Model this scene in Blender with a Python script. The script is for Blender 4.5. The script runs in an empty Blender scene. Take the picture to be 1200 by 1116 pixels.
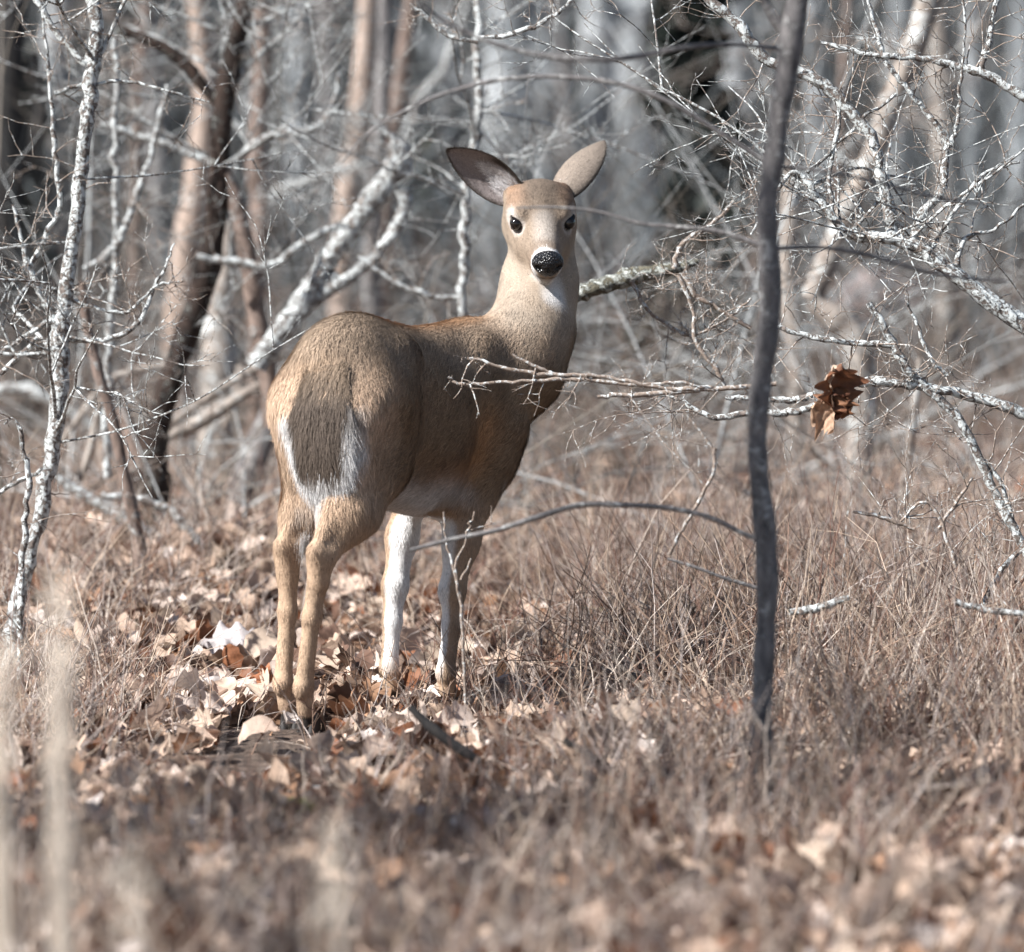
import bpy, math, random
import numpy as np
from mathutils import Vector, Matrix
R = math.radians
scene = bpy.context.scene

# ---------------------------------------------------------------- camera
CAM_H = 1.25
PITCH = R(4.094)
FPX = 5700.0                      # focal length in photograph pixels (1200 wide)
cam_data = bpy.data.cameras.new('camera')
cam = bpy.data.objects.new('camera', cam_data)
scene.collection.objects.link(cam)
cam.location = (0, 0, CAM_H)
cam.rotation_euler = (R(90) - PITCH, 0, 0)
cam_data.sensor_width = 36.0
cam_data.lens = FPX / 1200.0 * 36.0
cam_data.clip_start = 0.5
cam_data.clip_end = 600.0
cam_data.dof.use_dof = True
cam_data.dof.focus_distance = 10.35
cam_data.dof.aperture_fstop = 2.7
scene.camera = cam

# ---------------------------------------------------------------- sky, sun, exposure
SUN_TO = Vector((-0.68, -0.33, 0.66)).normalized()    # towards the sun: behind the camera's left shoulder
world = bpy.data.worlds.new("World")
scene.world = world
world.use_nodes = True
wn = world.node_tree
wn.nodes.clear()
wo = wn.nodes.new('ShaderNodeOutputWorld')
bg = wn.nodes.new('ShaderNodeBackground')
sky = wn.nodes.new('ShaderNodeTexSky')
sky.sky_type = 'NISHITA'
sky.sun_disc = False
sky.sun_elevation = math.asin(SUN_TO.z)
sky.sun_rotation = math.atan2(SUN_TO.x, SUN_TO.y)
sky.altitude = 50
sky.dust_density = 0.6
bg.inputs['Strength'].default_value = 0.05
wn.links.new(sky.outputs[0], bg.inputs[0])
wn.links.new(bg.outputs[0], wo.inputs[0])
sun_d = bpy.data.lights.new('sun', 'SUN')
sun_d.energy = 5.0
sun_d.angle = R(0.53)
sun_d.color = (1.0, 0.98, 0.945)
sun = bpy.data.objects.new('sun', sun_d)
sun.rotation_euler = SUN_TO.to_track_quat('Z', 'Y').to_euler()
sun.location = (-20, -15, 25)
scene.collection.objects.link(sun)
scene.view_settings.view_transform = 'Standard'
scene.view_settings.look = 'None'
scene.view_settings.exposure = 1.18
scene.view_settings.gamma = 1.0
scene.view_settings.use_curve_mapping = False
scene.render.engine = 'CYCLES'
scene.cycles.use_denoising = True
scene.cycles.denoiser = 'OPENIMAGEDENOISE'
scene.cycles.max_bounces = 5
scene.cycles.diffuse_bounces = 3
scene.cycles.glossy_bounces = 2
scene.cycles.use_adaptive_sampling = False
scene.cycles.sample_clamp_indirect = 4.0

# ---------------------------------------------------------------- helpers
COL = scene.collection
rng = np.random.default_rng(7)
_F = np.array([0, math.cos(PITCH), -math.sin(PITCH)])
_U = np.array([0, math.sin(PITCH), math.cos(PITCH)])

def P(px, py, d):
    """the point of the place that the photograph shows at pixel px, py, d metres away"""
    return np.array([0, 0, CAM_H]) + d * (_F + np.array([(px - 600) / FPX, 0, 0]) + _U * (558 - py) / FPX)

def to_px(p):
    q = np.asarray(p, float) - [0, 0, CAM_H]; d = q @ _F
    return 600 + q[..., 0] / d * FPX, 558 - (q @ _U) / d * FPX, d

def clear_of_face(lines):
    """drop twigs that would grow across the animal's head and neck"""
    out, dropped = [], set()
    for p, r in lines:
        x, y, d = to_px(p); key = lambda q: tuple(np.round(q, 7))
        if key(p[0]) in dropped or np.any((x > 505) & (x < 725) & (y > 130) & (y < 415) & (d < 11.4)):
            dropped.update(key(q) for q in p[1:])
        else: out.append((p, r))
    return out

def terrain(x, y):
    x = np.asarray(x, float); y = np.asarray(y, float)
    z = (0.018 * np.sin(x * 2.3 + 1.1 + 0.6 * np.sin(y * 1.1)) * np.cos(y * 1.9)
         + 0.010 * np.sin(x * 6.1 + 2 * np.sin(y * 2.3)) + 0.008 * np.cos(y * 5.3 + x * 3.1))
    z = z + 0.16 * np.exp(-((x + 1.15) / 0.8) ** 2 - ((y - 13.0) / 1.3) ** 2)
    z = z + 0.10 * np.exp(-((x - 1.0) / 1.2) ** 2 - ((y - 15.0) / 2.0) ** 2)
    far = np.clip(y - 24, 0, None)
    z = z + far * 0.022 + 0.00035 * np.clip(y - 40, 0, 90) ** 2 * (1 + 0.2 * np.sin(x * 0.11))
    z = z + np.clip(far / 20, 0, 1) * 0.25 * np.sin(x * 0.33 + y * 0.17)
    return z

def link(name, me, mat=None, parent=None):
    o = bpy.data.objects.new(name, me)
    COL.objects.link(o)
    if mat is not None and me is not None and len(me.materials) == 0:
        me.materials.append(mat)
    if parent is not None:
        o.parent = parent
    return o

def tag(o, label=None, cat=None, group=None, kind=None):
    if label: o['label'] = label
    if cat: o['category'] = cat
    if group: o['group'] = group
    if kind: o['kind'] = kind
    return o

def empty(name, loc=(0, 0, 0), rz=0.0):
    o = bpy.data.objects.new(name, None)
    o.empty_display_size = 0.1
    COL.objects.link(o)
    o.location = loc
    o.rotation_euler = (0, 0, rz)
    return o

def mesh_np(name, V, Fs, smooth=True, col=None, uv=None):
    """V (n,3); Fs: list of int arrays (m,3) or (m,4)"""
    me = bpy.data.meshes.new(name)
    V = np.ascontiguousarray(V, dtype=np.float32)
    if not isinstance(Fs, (list, tuple)): Fs = [Fs]
    Fs = [np.asarray(f, np.int32) for f in Fs if len(f)]
    loops = np.concatenate([f.ravel() for f in Fs])
    totals = np.concatenate([np.full(len(f), f.shape[1], np.int32) for f in Fs])
    starts = np.concatenate([[0], np.cumsum(totals)[:-1]]).astype(np.int32)
    me.vertices.add(len(V)); me.vertices.foreach_set('co', V.ravel())
    me.loops.add(len(loops)); me.loops.foreach_set('vertex_index', loops)
    me.polygons.add(len(totals))
    me.polygons.foreach_set('loop_start', starts)
    try: me.polygons.foreach_set('loop_total', totals)
    except Exception: pass
    me.polygons.foreach_set('use_smooth', np.full(len(totals), smooth, bool))
    me.update(calc_edges=True)
    me.validate()
    if col is not None:
        a = me.color_attributes.new('Col', 'FLOAT_COLOR', 'POINT')
        c = np.ones((len(V), 4), np.float32); c[:, :3] = col
        a.data.foreach_set('color', c.ravel())
    return me

def catmull(pts, n=6):
    pts = np.asarray(pts, float)
    if len(pts) < 3:
        t = np.linspace(0, 1, n + 1)[:, None]
        return pts[0] * (1 - t) + pts[-1] * t
    p = np.vstack([2 * pts[0] - pts[1], pts, 2 * pts[-1] - pts[-2]])
    out = []
    for i in range(1, len(p) - 2):
        for t in np.linspace(0, 1, n, endpoint=False):
            a, b, c, d = p[i - 1], p[i], p[i + 1], p[i + 2]
            out.append(0.5 * ((2 * b) + (c - a) * t + (2 * a - 5 * b + 4 * c - d) * t * t + (3 * b - a - 3 * c + d) * t ** 3))
    out.append(p[-2])
    return np.array(out)

def tubes(lines, sides=5, cols=None, knob=0.0):
    """lines: list of (pts (n,3), rad (n,)). Returns V, F, C joined."""
    groups = {}
    for i, (p, r) in enumerate(lines):
        groups.setdefault(len(p), []).append(i)
    Vs, Fs, Cs, off = [], [], [], 0
    for n, idx in groups.items():
        Pt = np.stack([lines[i][0] for i in idx]).astype(float)        # M,n,3
        Rd = np.stack([lines[i][1] for i in idx]).astype(float)        # M,n
        M = len(idx)
        T = np.gradient(Pt, axis=1)
        T /= np.linalg.norm(T, axis=2, keepdims=True) + 1e-12
        mean = Pt[:, -1] - Pt[:, 0]
        ref = np.zeros((M, 3)); ref[np.arange(M), np.argmin(np.abs(mean), axis=1)] = 1.0
        U = np.cross(T, ref[:, None, :]); U /= np.linalg.norm(U, axis=2, keepdims=True) + 1e-12
        W = np.cross(T, U)
        a = np.linspace(0, 2 * math.pi, sides, endpoint=False)
        rr = Rd[:, :, None] * np.ones(sides)
        if knob: rr = rr * (1 + knob * rng.standard_normal(rr.shape))
        V = Pt[:, :, None, :] + rr[..., None] * (np.cos(a)[None, None, :, None] * U[:, :, None, :] + np.sin(a)[None, None, :, None] * W[:, :, None, :])
        Vs.append(V.reshape(-1, 3))
        base = off + (np.arange(M) * n * sides)[:, None, None]
        i = np.arange(n - 1)[None, :, None] * sides
        j = np.arange(sides)[None, None, :]; j2 = (j + 1) % sides
        q = np.stack([base + i + j, base + i + j2, base + i + sides + j2, base + i + sides + j], axis=-1)
        Fs.append(q.reshape(-1, 4))
        if cols is not None:
            c = np.stack([cols[k] for k in idx])
            Cs.append(np.repeat(c, n * sides, axis=0))
        off += M * n * sides
    return np.concatenate(Vs), np.concatenate(Fs), (np.concatenate(Cs) if cols is not None else None)

def nrm(v):
    return v / (np.linalg.norm(v) + 1e-12)

def twig(start, d, L, r, n=7, wob=0.25, droop=0.0):
    """one crooked twig: zigzags a little at every bud"""
    pts = [np.array(start, float)]
    d = nrm(np.array(d, float)); side = nrm(rng.standard_normal(3))
    for k in range(n - 1):
        zig = (1 if k % 2 else -1) * wob * 0.6
        d = nrm(d + side * zig + rng.standard_normal(3) * wob * 0.55 + np.array([0, 0, -droop]))
        pts.append(pts[-1] + d * L / (n - 1) * rng.uniform(0.7, 1.3))
    rad = r * np.linspace(1, 0.35, n) * rng.uniform(0.85, 1.15, n)
    return np.array(pts), rad

def spray(start, d, L, r, level, out, kids=(3, 6), wob=0.25, up=0.1):
    t, rad = twig(start, d, L, r, wob=wob)
    out.append((t, rad))
    if level <= 0: return
    for _ in range(rng.integers(kids[0], kids[1] + 1)):
        k = rng.integers(1, len(t) - 1)
        ax = nrm(t[k + 1] - t[k])
        s = rng.standard_normal(3); s -= ax * s.dot(ax); s = nrm(s)
        dd = nrm(ax * rng.uniform(0.2, 0.9) + s + np.array([0, 0, up]))
        spray(t[k], dd, L * rng.uniform(0.3, 0.62), max(r * 0.62, 0.0009), level - 1, out, kids, wob, up)

# ---- materials
def mat_new(name):
    m = bpy.data.materials.new(name); m.use_nodes = True
    nt = m.node_tree; nt.nodes.clear()
    out = nt.nodes.new('ShaderNodeOutputMaterial')
    b = nt.nodes.new('ShaderNodeBsdfPrincipled')
    nt.links.new(b.outputs[0], out.inputs[0])
    return m, nt, b

def noise(nt, scale, detail=4, rough=0.6, vec=None, dist=0.0):
    n = nt.nodes.new('ShaderNodeTexNoise')
    n.inputs['Scale'].default_value = scale
    n.inputs['Detail'].default_value = detail
    n.inputs['Roughness'].default_value = rough
    n.inputs['Distortion'].default_value = dist
    if vec is not None: nt.links.new(vec, n.inputs['Vector'])
    return n

def ramp(nt, src, stops):
    r = nt.nodes.new('ShaderNodeValToRGB')
    e = r.color_ramp.elements
    while len(e) < len(stops): e.new(0.5)
    for el, (p, c) in zip(e, stops):
        el.position = p; el.color = (*c, 1)
    nt.links.new(src, r.inputs[0])
    return r

def bark(name, dark, light, lichen=(0.55, 0.58, 0.55), cover=0.5, scale=30.0, bump=0.6, zs=0.35, rough=0.85):
    """bark: furrowed tone between dark and light with patches of pale lichen over `cover` of it"""
    m, nt, b = mat_new(name)
    tc = nt.nodes.new('ShaderNodeTexCoord')
    geo = nt.nodes.new('ShaderNodeNewGeometry')
    mp = nt.nodes.new('ShaderNodeMapping'); mp.inputs['Scale'].default_value = (1, 1, zs)
    nt.links.new(geo.outputs['Position'], mp.inputs[0])
    n1 = noise(nt, scale * 1.6, 6, 0.7, mp.outputs[0])
    r1 = ramp(nt, n1.outputs[0], [(0.32, dark), (0.66, light)])
    n2 = noise(nt, scale * 0.9, 5, 0.75, geo.outputs['Position'], 0.5)
    lo = 0.5 + (0.5 - cover) * 0.5
    r2 = ramp(nt, n2.outputs[0], [(lo - 0.02, (0, 0, 0)), (lo + 0.05, (1, 1, 1))])
    mix = nt.nodes.new('ShaderNodeMix'); mix.data_type = 'RGBA'
    nt.links.new(r2.outputs[0], mix.inputs[0])
    nt.links.new(r1.outputs[0], mix.inputs[6])
    mix.inputs[7].default_value = (*lichen, 1)
    nt.links.new(mix.outputs[2], b.inputs['Base Color'])
    b.inputs['Roughness'].default_value = rough
    b.inputs['Specular IOR Level'].default_value = 0.3
    bp = nt.nodes.new('ShaderNodeBump'); bp.inputs['Strength'].default_value = bump; bp.inputs['Distance'].default_value = 0.006
    add = nt.nodes.new('ShaderNodeMath'); add.operation = 'ADD'
    nt.links.new(n1.outputs[0], add.inputs[0]); nt.links.new(r2.outputs[0], add.inputs[1])
    nt.links.new(add.outputs[0], bp.inputs['Height'])
    nt.links.new(bp.outputs[0], b.inputs['Normal'])
    return m

def vcol_mat(name, rough=0.8, var=0.25, scale=60, spec=0.3, trans=0.0, bump=0.0):
    """per-piece colour from the mesh, broken up by fine grain"""
    m, nt, b = mat_new(name)
    at = nt.nodes.new('ShaderNodeAttribute'); at.attribute_name = 'Col'
    geo = nt.nodes.new('ShaderNodeNewGeometry')
    n = noise(nt, scale, 4, 0.65, geo.outputs['Position'])
    mr = nt.nodes.new('ShaderNodeMapRange'); mr.inputs[1].default_value = 0.25; mr.inputs[2].default_value = 0.75
    mr.inputs[3].default_value = 1 - var; mr.inputs[4].default_value = 1 + var
    nt.links.new(n.outputs[0], mr.inputs[0])
    mx = nt.nodes.new('ShaderNodeVectorMath'); mx.operation = 'SCALE'
    nt.links.new(at.outputs['Color'], mx.inputs[0]); nt.links.new(mr.outputs[0], mx.inputs['Scale'])
    nt.links.new(mx.outputs[0], b.inputs['Base Color'])
    b.inputs['Roughness'].default_value = rough
    b.inputs['Specular IOR Level'].default_value = spec
    if trans:
        b.inputs['Subsurface Weight'].default_value = 0.0
        tr = nt.nodes.new('ShaderNodeBsdfTranslucent'); ms = nt.nodes.new('ShaderNodeMixShader')
        ms.inputs[0].default_value = trans
        nt.links.new(mx.outputs[0], tr.inputs[0])
        nt.links.new(b.outputs[0], ms.inputs[1]); nt.links.new(tr.outputs[0], ms.inputs[2])
        out = [x for x in nt.nodes if x.type == 'OUTPUT_MATERIAL'][0]
        nt.links.new(ms.outputs[0], out.inputs[0])
    if bump:
        bp = nt.nodes.new('ShaderNodeBump'); bp.inputs['Strength'].default_value = bump; bp.inputs['Distance'].default_value = 0.004
        nt.links.new(n.outputs[0], bp.inputs['Height']); nt.links.new(bp.outputs[0], b.inputs['Normal'])
    return m

def plain(name, c, rough=0.5, spec=0.5, coat=0.0):
    m, nt, b = mat_new(name)
    b.inputs['Base Color'].default_value = (*c, 1)
    b.inputs['Roughness'].default_value = rough
    b.inputs['Specular IOR Level'].default_value = spec
    b.inputs['Coat Weight'].default_value = coat
    return m

# ================================================================ forest floor
def grid_mesh(name, xs, ys):
    X, Y = np.meshgrid(xs, ys, indexing='ij')
    V = np.stack([X, Y, terrain(X, Y)], -1).reshape(-1, 3)
    nx, ny = len(xs), len(ys)
    i = (np.arange(nx - 1)[:, None] * ny + np.arange(ny - 1)[None, :]).ravel()
    return mesh_np(name, V, np.stack([i, i + ny, i + ny + 1, i + 1], 1))
ys = np.concatenate([np.arange(-20, 4, 2.0), np.arange(4, 20, 0.05), np.arange(20, 60, 0.4), np.arange(60, 140, 3), np.arange(140, 420, 20)])
xs = np.concatenate([np.arange(-160, -16, 8), np.arange(-16, -3, 0.5), np.arange(-3, 3, 0.05), np.arange(3, 16, 0.5), np.arange(16, 161, 8)])
soil_m, nt, b = mat_new('soil')
g = nt.nodes.new('ShaderNodeNewGeometry')
n1 = noise(nt, 28, 6, 0.7, g.outputs['Position']); n2 = noise(nt, 3.0, 4, 0.6, g.outputs['Position'])
r1 = ramp(nt, n1.outputs[0], [(0.30, (0.025, 0.017, 0.013)), (0.47, (0.075, 0.05, 0.037)), (0.60, (0.17, 0.12, 0.093)), (0.72, (0.28, 0.215, 0.17))])
r2 = ramp(nt, n2.outputs[0], [(0.35, (0.75, 0.75, 0.75)), (0.65, (1.15, 1.12, 1.1))])
mx = nt.nodes.new('ShaderNodeMix'); mx.data_type = 'RGBA'; mx.blend_type = 'MULTIPLY'; mx.inputs[0].default_value = 1
nt.links.new(r1.outputs[0], mx.inputs[6]); nt.links.new(r2.outputs[0], mx.inputs[7]); nt.links.new(mx.outputs[2], b.inputs['Base Color'])
b.inputs['Roughness'].default_value = 0.95
bp = nt.nodes.new('ShaderNodeBump'); bp.inputs['Strength'].default_value = 0.8; bp.inputs['Distance'].default_value = 0.02
nt.links.new(n1.outputs[0], bp.inputs['Height']); nt.links.new(bp.outputs[0], b.inputs['Normal'])
floor = link('ground', grid_mesh('ground', xs, ys), soil_m)
tag(floor, kind='structure')

# ---- fallen leaves
def leaf_template(seed, lobed=True, curl=1.0):
    r = np.random.default_rng(seed)
    n = 13
    t = np.linspace(0, 1, n)
    w = 0.29 * np.sin(math.pi * t ** 0.8) ** 0.7 + 0.015
    if lobed: w = w * (1 + 0.20 * np.sin(t * math.pi * 6.0 + r.uniform(-.4, .4)) * (t > 0.08) * (t < 0.95))
    rows = []
    bend = r.uniform(-2.2, 2.2) * curl; fold = r.uniform(0.1, 1.2) * curl; tw_ = r.uniform(-0.8, 0.8) * curl
    x = z = 0; a = -bend / 2
    for k in range(n):
        if k: x += math.cos(a) / (n - 1); z += math.sin(a) / (n - 1); a += bend / (n - 1) + r.normal(0, 0.13) * curl
        tt_ = tw_ * (t[k] - 0.5)
        for s in (-1, 0, 1):
            yy = s * w[k]; zz = abs(s) * w[k] * fold + (s * s) * r.normal(0, 0.035) * curl
            rows.append((x, yy * math.cos(tt_) - zz * math.sin(tt_), z + yy * math.sin(tt_) + zz * math.cos(tt_)))
    V = np.array(rows); V[:, 0] -= 0.5; V[:, 2] -= V[:, 2].min() * 0.6
    q = []
    for k in range(n - 1):
        for j in range(2): a_ = k * 3 + j; q.append((a_, a_ + 3, a_ + 4, a_ + 1))
    return V, np.array(q)
LT = [leaf_template(i, i % 3 != 0, 1.0) for i in range(14)]
LEAF_COLS = np.array([(0.60, 0.45, 0.36), (0.52, 0.38, 0.29), (0.62, 0.50, 0.43), (0.36, 0.21, 0.13), (0.42, 0.30, 0.23), (0.24, 0.10, 0.05), (0.55, 0.43, 0.34), (0.46, 0.33, 0.25), (0.15, 0.085, 0.06), (0.70, 0.61, 0.56)])
LEAF_P = np.array([.15, .12, .12, .12, .10, .10, .09, .08, .10, .06]); LEAF_P /= LEAF_P.sum()

def rand_rot(n, tilt=0.5):
    """random heading, small random tilt: (n,3,3)"""
    a = rng.uniform(0, 2 * math.pi, n); tx = rng.normal(0, tilt, n); ty = rng.normal(0, tilt, n)
    ca, sa = np.cos(a), np.sin(a); O = np.zeros(n); I = np.ones(n)
    Rz = np.stack([np.stack([ca, -sa, O], 1), np.stack([sa, ca, O], 1), np.stack([O, O, I], 1)], 1)
    Rx = np.stack([np.stack([I, O, O], 1), np.stack([O, np.cos(tx), -np.sin(tx)], 1), np.stack([O, np.sin(tx), np.cos(tx)], 1)], 1)
    Ry = np.stack([np.stack([np.cos(ty), O, np.sin(ty)], 1), np.stack([O, I, O], 1), np.stack([-np.sin(ty), O, np.cos(ty)], 1)], 1)
    return Rz @ Rx @ Ry

def cam_ground(n, d0, d1, margin=1.2, power=1.0):
    """random points of the floor inside the camera's view between d0 and d1 metres"""
    u = rng.random(n)
    d = (d0 ** (power + 1) + u * (d1 ** (power + 1) - d0 ** (power + 1))) ** (1 / (power + 1)) if power > -1 else d0 * (d1 / d0) ** u
    x = rng.uniform(-1, 1, n) * d * 600 / FPX * margin
    return np.stack([x, d], 1)

leaf_m = vcol_mat('dead_leaf', rough=0.62, var=0.22, scale=55, spec=0.35, trans=0.22, bump=0.5)
# leaves seen one by one: each its own object on the ground
leaf_meshes = []
for k in range(14):
    for c in range(3):
        V, q = LT[k]
        base = LEAF_COLS[rng.choice(10, p=LEAF_P)] * rng.uniform(0.85, 1.1)
        tone = np.tile(base, (len(V), 1)); mid = np.abs(V[:, 1]) < 0.02
        tone[mid] *= 0.8
        m_ = mesh_np('leaf', V, q, True, np.clip(tone * rng.normal(1, 0.08, (len(V), 1)), 0.01, 0.85)); m_.materials.append(leaf_m)
        leaf_meshes.append(m_)
HOOVES = [(-0.455, 10.02), (-0.50, 10.03), (-0.15, 10.43), (-0.22, 10.50)]
def put_leaf(x, y, s, tilt=0.5, me=None, dz=0.0):
    if any(abs(x - hx) < 0.12 and -0.65 < y - hy < 0.10 for hx, hy in HOOVES): s *= 0.5; dz = -0.07; tilt = 0.08
    o = bpy.data.objects.new('leaf', me or leaf_meshes[rng.integers(len(leaf_meshes))])
    COL.objects.link(o); o.parent = floor
    o.location = (x, y, float(terrain(x, y)) + 0.02 + dz + 0.045 * rng.random())
    o.rotation_euler = (rng.normal(0, tilt), rng.normal(0, tilt), rng.uniform(0, 6.28))
    o.scale = (s, s * rng.uniform(0.8, 1.2), s)
    return o
zones = [  # leafy openings: centre x, y, spread x, y, number, size
    (-0.62, 10.3, 0.17, 0.6, 85, 0.088), (-0.55, 11.4, 0.25, 0.6, 45, 0.10), (-0.25, 10.9, 0.35, 0.5, 35, 0.09),
    (0.1, 7.7, 0.45, 0.18, 36, 0.11), (0.5, 7.8, 0.3, 0.2, 26, 0.11), (-0.2, 9.2, 0.45, 0.5, 28, 0.10), (0.45, 9.6, 0.5, 0.7, 44, 0.10)]
for cx, cy, sx, sy, n, sz in zones:
    for _ in range(n):
        put_leaf(rng.normal(cx, sx), rng.normal(cy, sy), sz * rng.uniform(0.7, 1.25), dz=0.02 * rng.random())

def leaf_mass(name, xy, size, label, tilt=0.45, lift=0.03):
    n = len(xy); Vs, Qs, Cs, off = [], [], [], 0
    z = terrain(xy[:, 0], xy[:, 1]) + 0.006 + lift * rng.random(n)
    Rm = rand_rot(n, tilt); sc = size * rng.uniform(0.55, 1.25, n); pick = rng.integers(0, 14, n)
    base = LEAF_COLS[rng.choice(10, n, p=LEAF_P)] * rng.uniform(0.75, 1.1, (n, 1))
    for k in range(14):
        I = np.where(pick == k)[0]
        if not len(I): continue
        T, q = LT[k]
        V = np.einsum('nij,vj->nvi', Rm[I], T) * sc[I][:, None, None] + np.concatenate([xy[I], z[I][:, None]], 1)[:, None, :]
        Vs.append(V.reshape(-1, 3)); Qs.append((q[None] + (off + np.arange(len(I)) * len(T))[:, None, None]).reshape(-1, 4))
        Cs.append(np.repeat(base[I], len(T), 0)); off += len(I) * len(T)
    o = link(name, mesh_np(name, np.concatenate(Vs), np.concatenate(Qs), True, np.concatenate(Cs)), leaf_m)
    tag(o, label, 'leaf litter', kind='stuff'); return o
hoofclear = lambda q: ~np.any([(np.abs(q[:, 0] - hx) < 0.10) & (q[:, 1] - hy > -0.75) & (q[:, 1] - hy < 0.08) for hx, hy in HOOVES[:2]], axis=0)
xy = np.vstack([cam_ground(9000, 6.6, 14.5, 1.25), cam_ground(6500, 14, 34, 1.2, 0.3)])
xy = xy[hoofclear(xy) | (rng.random(len(xy)) < 0.12)]
leaf_mass('leaf_litter', xy, 0.088, 'dry tan and brown oak leaves covering the forest floor under the brush')

# ---- brush: low dry stems
brush_m = vcol_mat('brush_stem', rough=0.8, var=0.3, scale=90, spec=0.25)
BR_COLS = np.array([(0.36, 0.26, 0.195), (0.24, 0.165, 0.125), (0.19, 0.11, 0.085), (0.26, 0.22, 0.20), (0.52, 0.43, 0.34), (0.075, 0.055, 0.05), (0.44, 0.40, 0.375), (0.62, 0.56, 0.49)])
BR_COLS = BR_COLS * np.array([0.86, 0.81, 0.80])
def sstep0(a, b, x):
    t = np.clip((x - a) / (b - a), 0, 1); return t * t * (3 - 2 * t)
def fnoise(x, y, f, ph=0.0):
    return (np.sin(x * f + ph + 1.7 * np.sin(y * f * 0.7 + ph)) * np.cos(y * f * 0.9 + 2.0 * ph) + np.sin(x * f * 2.3 + 3 * ph) * 0.5 * np.cos(y * f * 2.1 + x))
def brush(name, xy, h, r, label, kids=2, thin=None, lean=0.35, sides=3, flat=0.0):
    lines, cols = [], []
    z = terrain(xy[:, 0], xy[:, 1])
    for i in range(len(xy)):
        L = h * rng.uniform(0.45, 1.25) * (thin[i] if thin is not None else 1.0)
        if rng.random() < flat: d = np.array([rng.normal(), rng.normal(), 0.15 + 0.2 * rng.random()])
        else: d = np.array([rng.normal(0, lean), rng.normal(0, lean), 1.0])
        p0 = np.array([xy[i, 0], xy[i, 1], z[i] - 0.01])
        t, rad = twig(p0, d, L, r * rng.uniform(0.6, 1.5), n=6, wob=0.33, droop=0.03)
        c = BR_COLS[rng.integers(8)] * rng.uniform(0.75, 1.15)
        lines.append((t, rad)); cols.append(c)
        for _ in range(rng.integers(0, kids + 1)):
            k = rng.integers(1, 5); ax = nrm(t[k + 1] - t[k])
            s = rng.standard_normal(3); dd = nrm(ax * 0.8 + s * 0.65)
            t2, r2_ = twig(t[k], dd, L * rng.uniform(0.25, 0.6), rad[k] * 0.65, n=6, wob=0.28)
            lines.append((t2, r2_)); cols.append(c * rng.uniform(0.9, 1.15))
    V, F, C = tubes(lines, sides, cols)
    o = link(name, mesh_np(name, V, F, True, C), brush_m)
    tag(o, label, 'brush', kind='stuff'); return o
def density_keep(xy, open_spots):
    k = np.clip(0.60 + 0.45 * fnoise(xy[:, 0], xy[:, 1], 3.1, 0.7), 0.12, 1)
    for cx, cy, rx, ry, w in open_spots:
        k = k * (1 - w * np.exp(-((xy[:, 0] - cx) / rx) ** 2 - ((xy[:, 1] - cy) / ry) ** 2))
    return rng.random(len(xy)) < k
OPEN = [(0.3, 9.6, 0.3, 0.5, 0.5), (0.75, 8.9, 0.25, 0.3, 0.5), (-0.15, 11.6, 0.4, 0.5, 0.5), (-0.75, 9.2, 0.2, 0.3, 0.5), (0.4, 7.5, 0.5, 0.3, 0.7), (-0.3, 7.5, 0.3, 0.25, 0.6),(-0.62, 10.3, 0.20, 1.2, 0.93), (-0.47, 10.0, 0.13, 0.9, 0.95), (-0.44, 9.5, 0.16, 0.35, 0.6), (-0.35, 9.0, 0.10, 0.5, 0.4), (-0.5, 11.3, 0.35, 0.5, 0.6), (0.1, 7.55, 0.6, 0.22, 0.6), (-0.25, 10.6, 0.16, 0.3, 0.5)]
a = cam_ground(15500, 8.3, 13.0, 1.12); a = a[density_keep(a, OPEN)]
tall = np.clip(0.95 + 0.75 * sstep0(0.0, 0.35, a[:, 0]) + 0.25 * fnoise(a[:, 0], a[:, 1], 2.1, 1.9), 0.5, 1.6) * np.where(a[:, 1] < 9.3, 0.8, 1.0)
tall = np.where((a[:, 0] > -0.75) & (a[:, 0] < -0.05) & (a[:, 1] < 10.2), tall * 0.75, tall)
brush('dry_brush', a, 0.25, 0.0018, 'thin tan and reddish stems standing round the deer in the leaf litter', 4, thin=tall, flat=0.12, lean=0.45)
a = cam_ground(4200, 6.6, 8.3, 1.12); a = a[density_keep(a, OPEN)]
brush('near_brush', a, 0.25, 0.0019, 'out-of-focus brown stems in the lowest foreground of the thicket', 2, flat=0.15)
a = cam_ground(9000, 12.3, 22, 1.12); a = a[density_keep(a, [])]
brush('middle_brush', a, 0.30, 0.0021, 'pinkish brown stems filling the floor behind the deer', 2, flat=0.1)

# ================================================================ the wood behind
far_m = vcol_mat('far_twigs', rough=0.85, var=0.2, scale=8, spec=0.2)
def thicket(name, n, d0, d1, hmin, hmax, r, label, cols, margin=1.15, lean=0.45, sides=3, kids=2, arch=0.05, power=0.0):
    lines, cs = [], []
    xy = cam_ground(n, d0, d1, margin, power); z = terrain(xy[:, 0], xy[:, 1])
    for i in range(n):
        L = rng.uniform(hmin, hmax)
        d = np.array([rng.normal(0, lean), rng.normal(0, lean), 1.0])
        rr = r * rng.lognormal(0, 0.45)
        t, rad = twig((xy[i, 0], xy[i, 1], z[i] - 0.05), d, L, rr, n=8, wob=0.12, droop=arch)
        c = cols[rng.integers(len(cols))] * rng.uniform(0.7, 1.2)
        lines.append((t, rad)); cs.append(c)
        for _ in range(rng.integers(0, kids + 1)):
            k = rng.integers(2, 7); ax = nrm(t[k + 1] - t[k]); dd = nrm(ax + rng.standard_normal(3) * 0.7)
            t2, r2_ = twig(t[k], dd, L * rng.uniform(0.25, 0.55), rad[k] * 0.6, n=8, wob=0.16)
            lines.append((t2, r2_)); cs.append(c * rng.uniform(0.9, 1.15))
    V, F, C = tubes(lines, sides, cs)
    o = link(name, mesh_np(name, V, F, True, C), far_m)
    tag(o, label, 'thicket', kind='stuff'); return o
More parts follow.
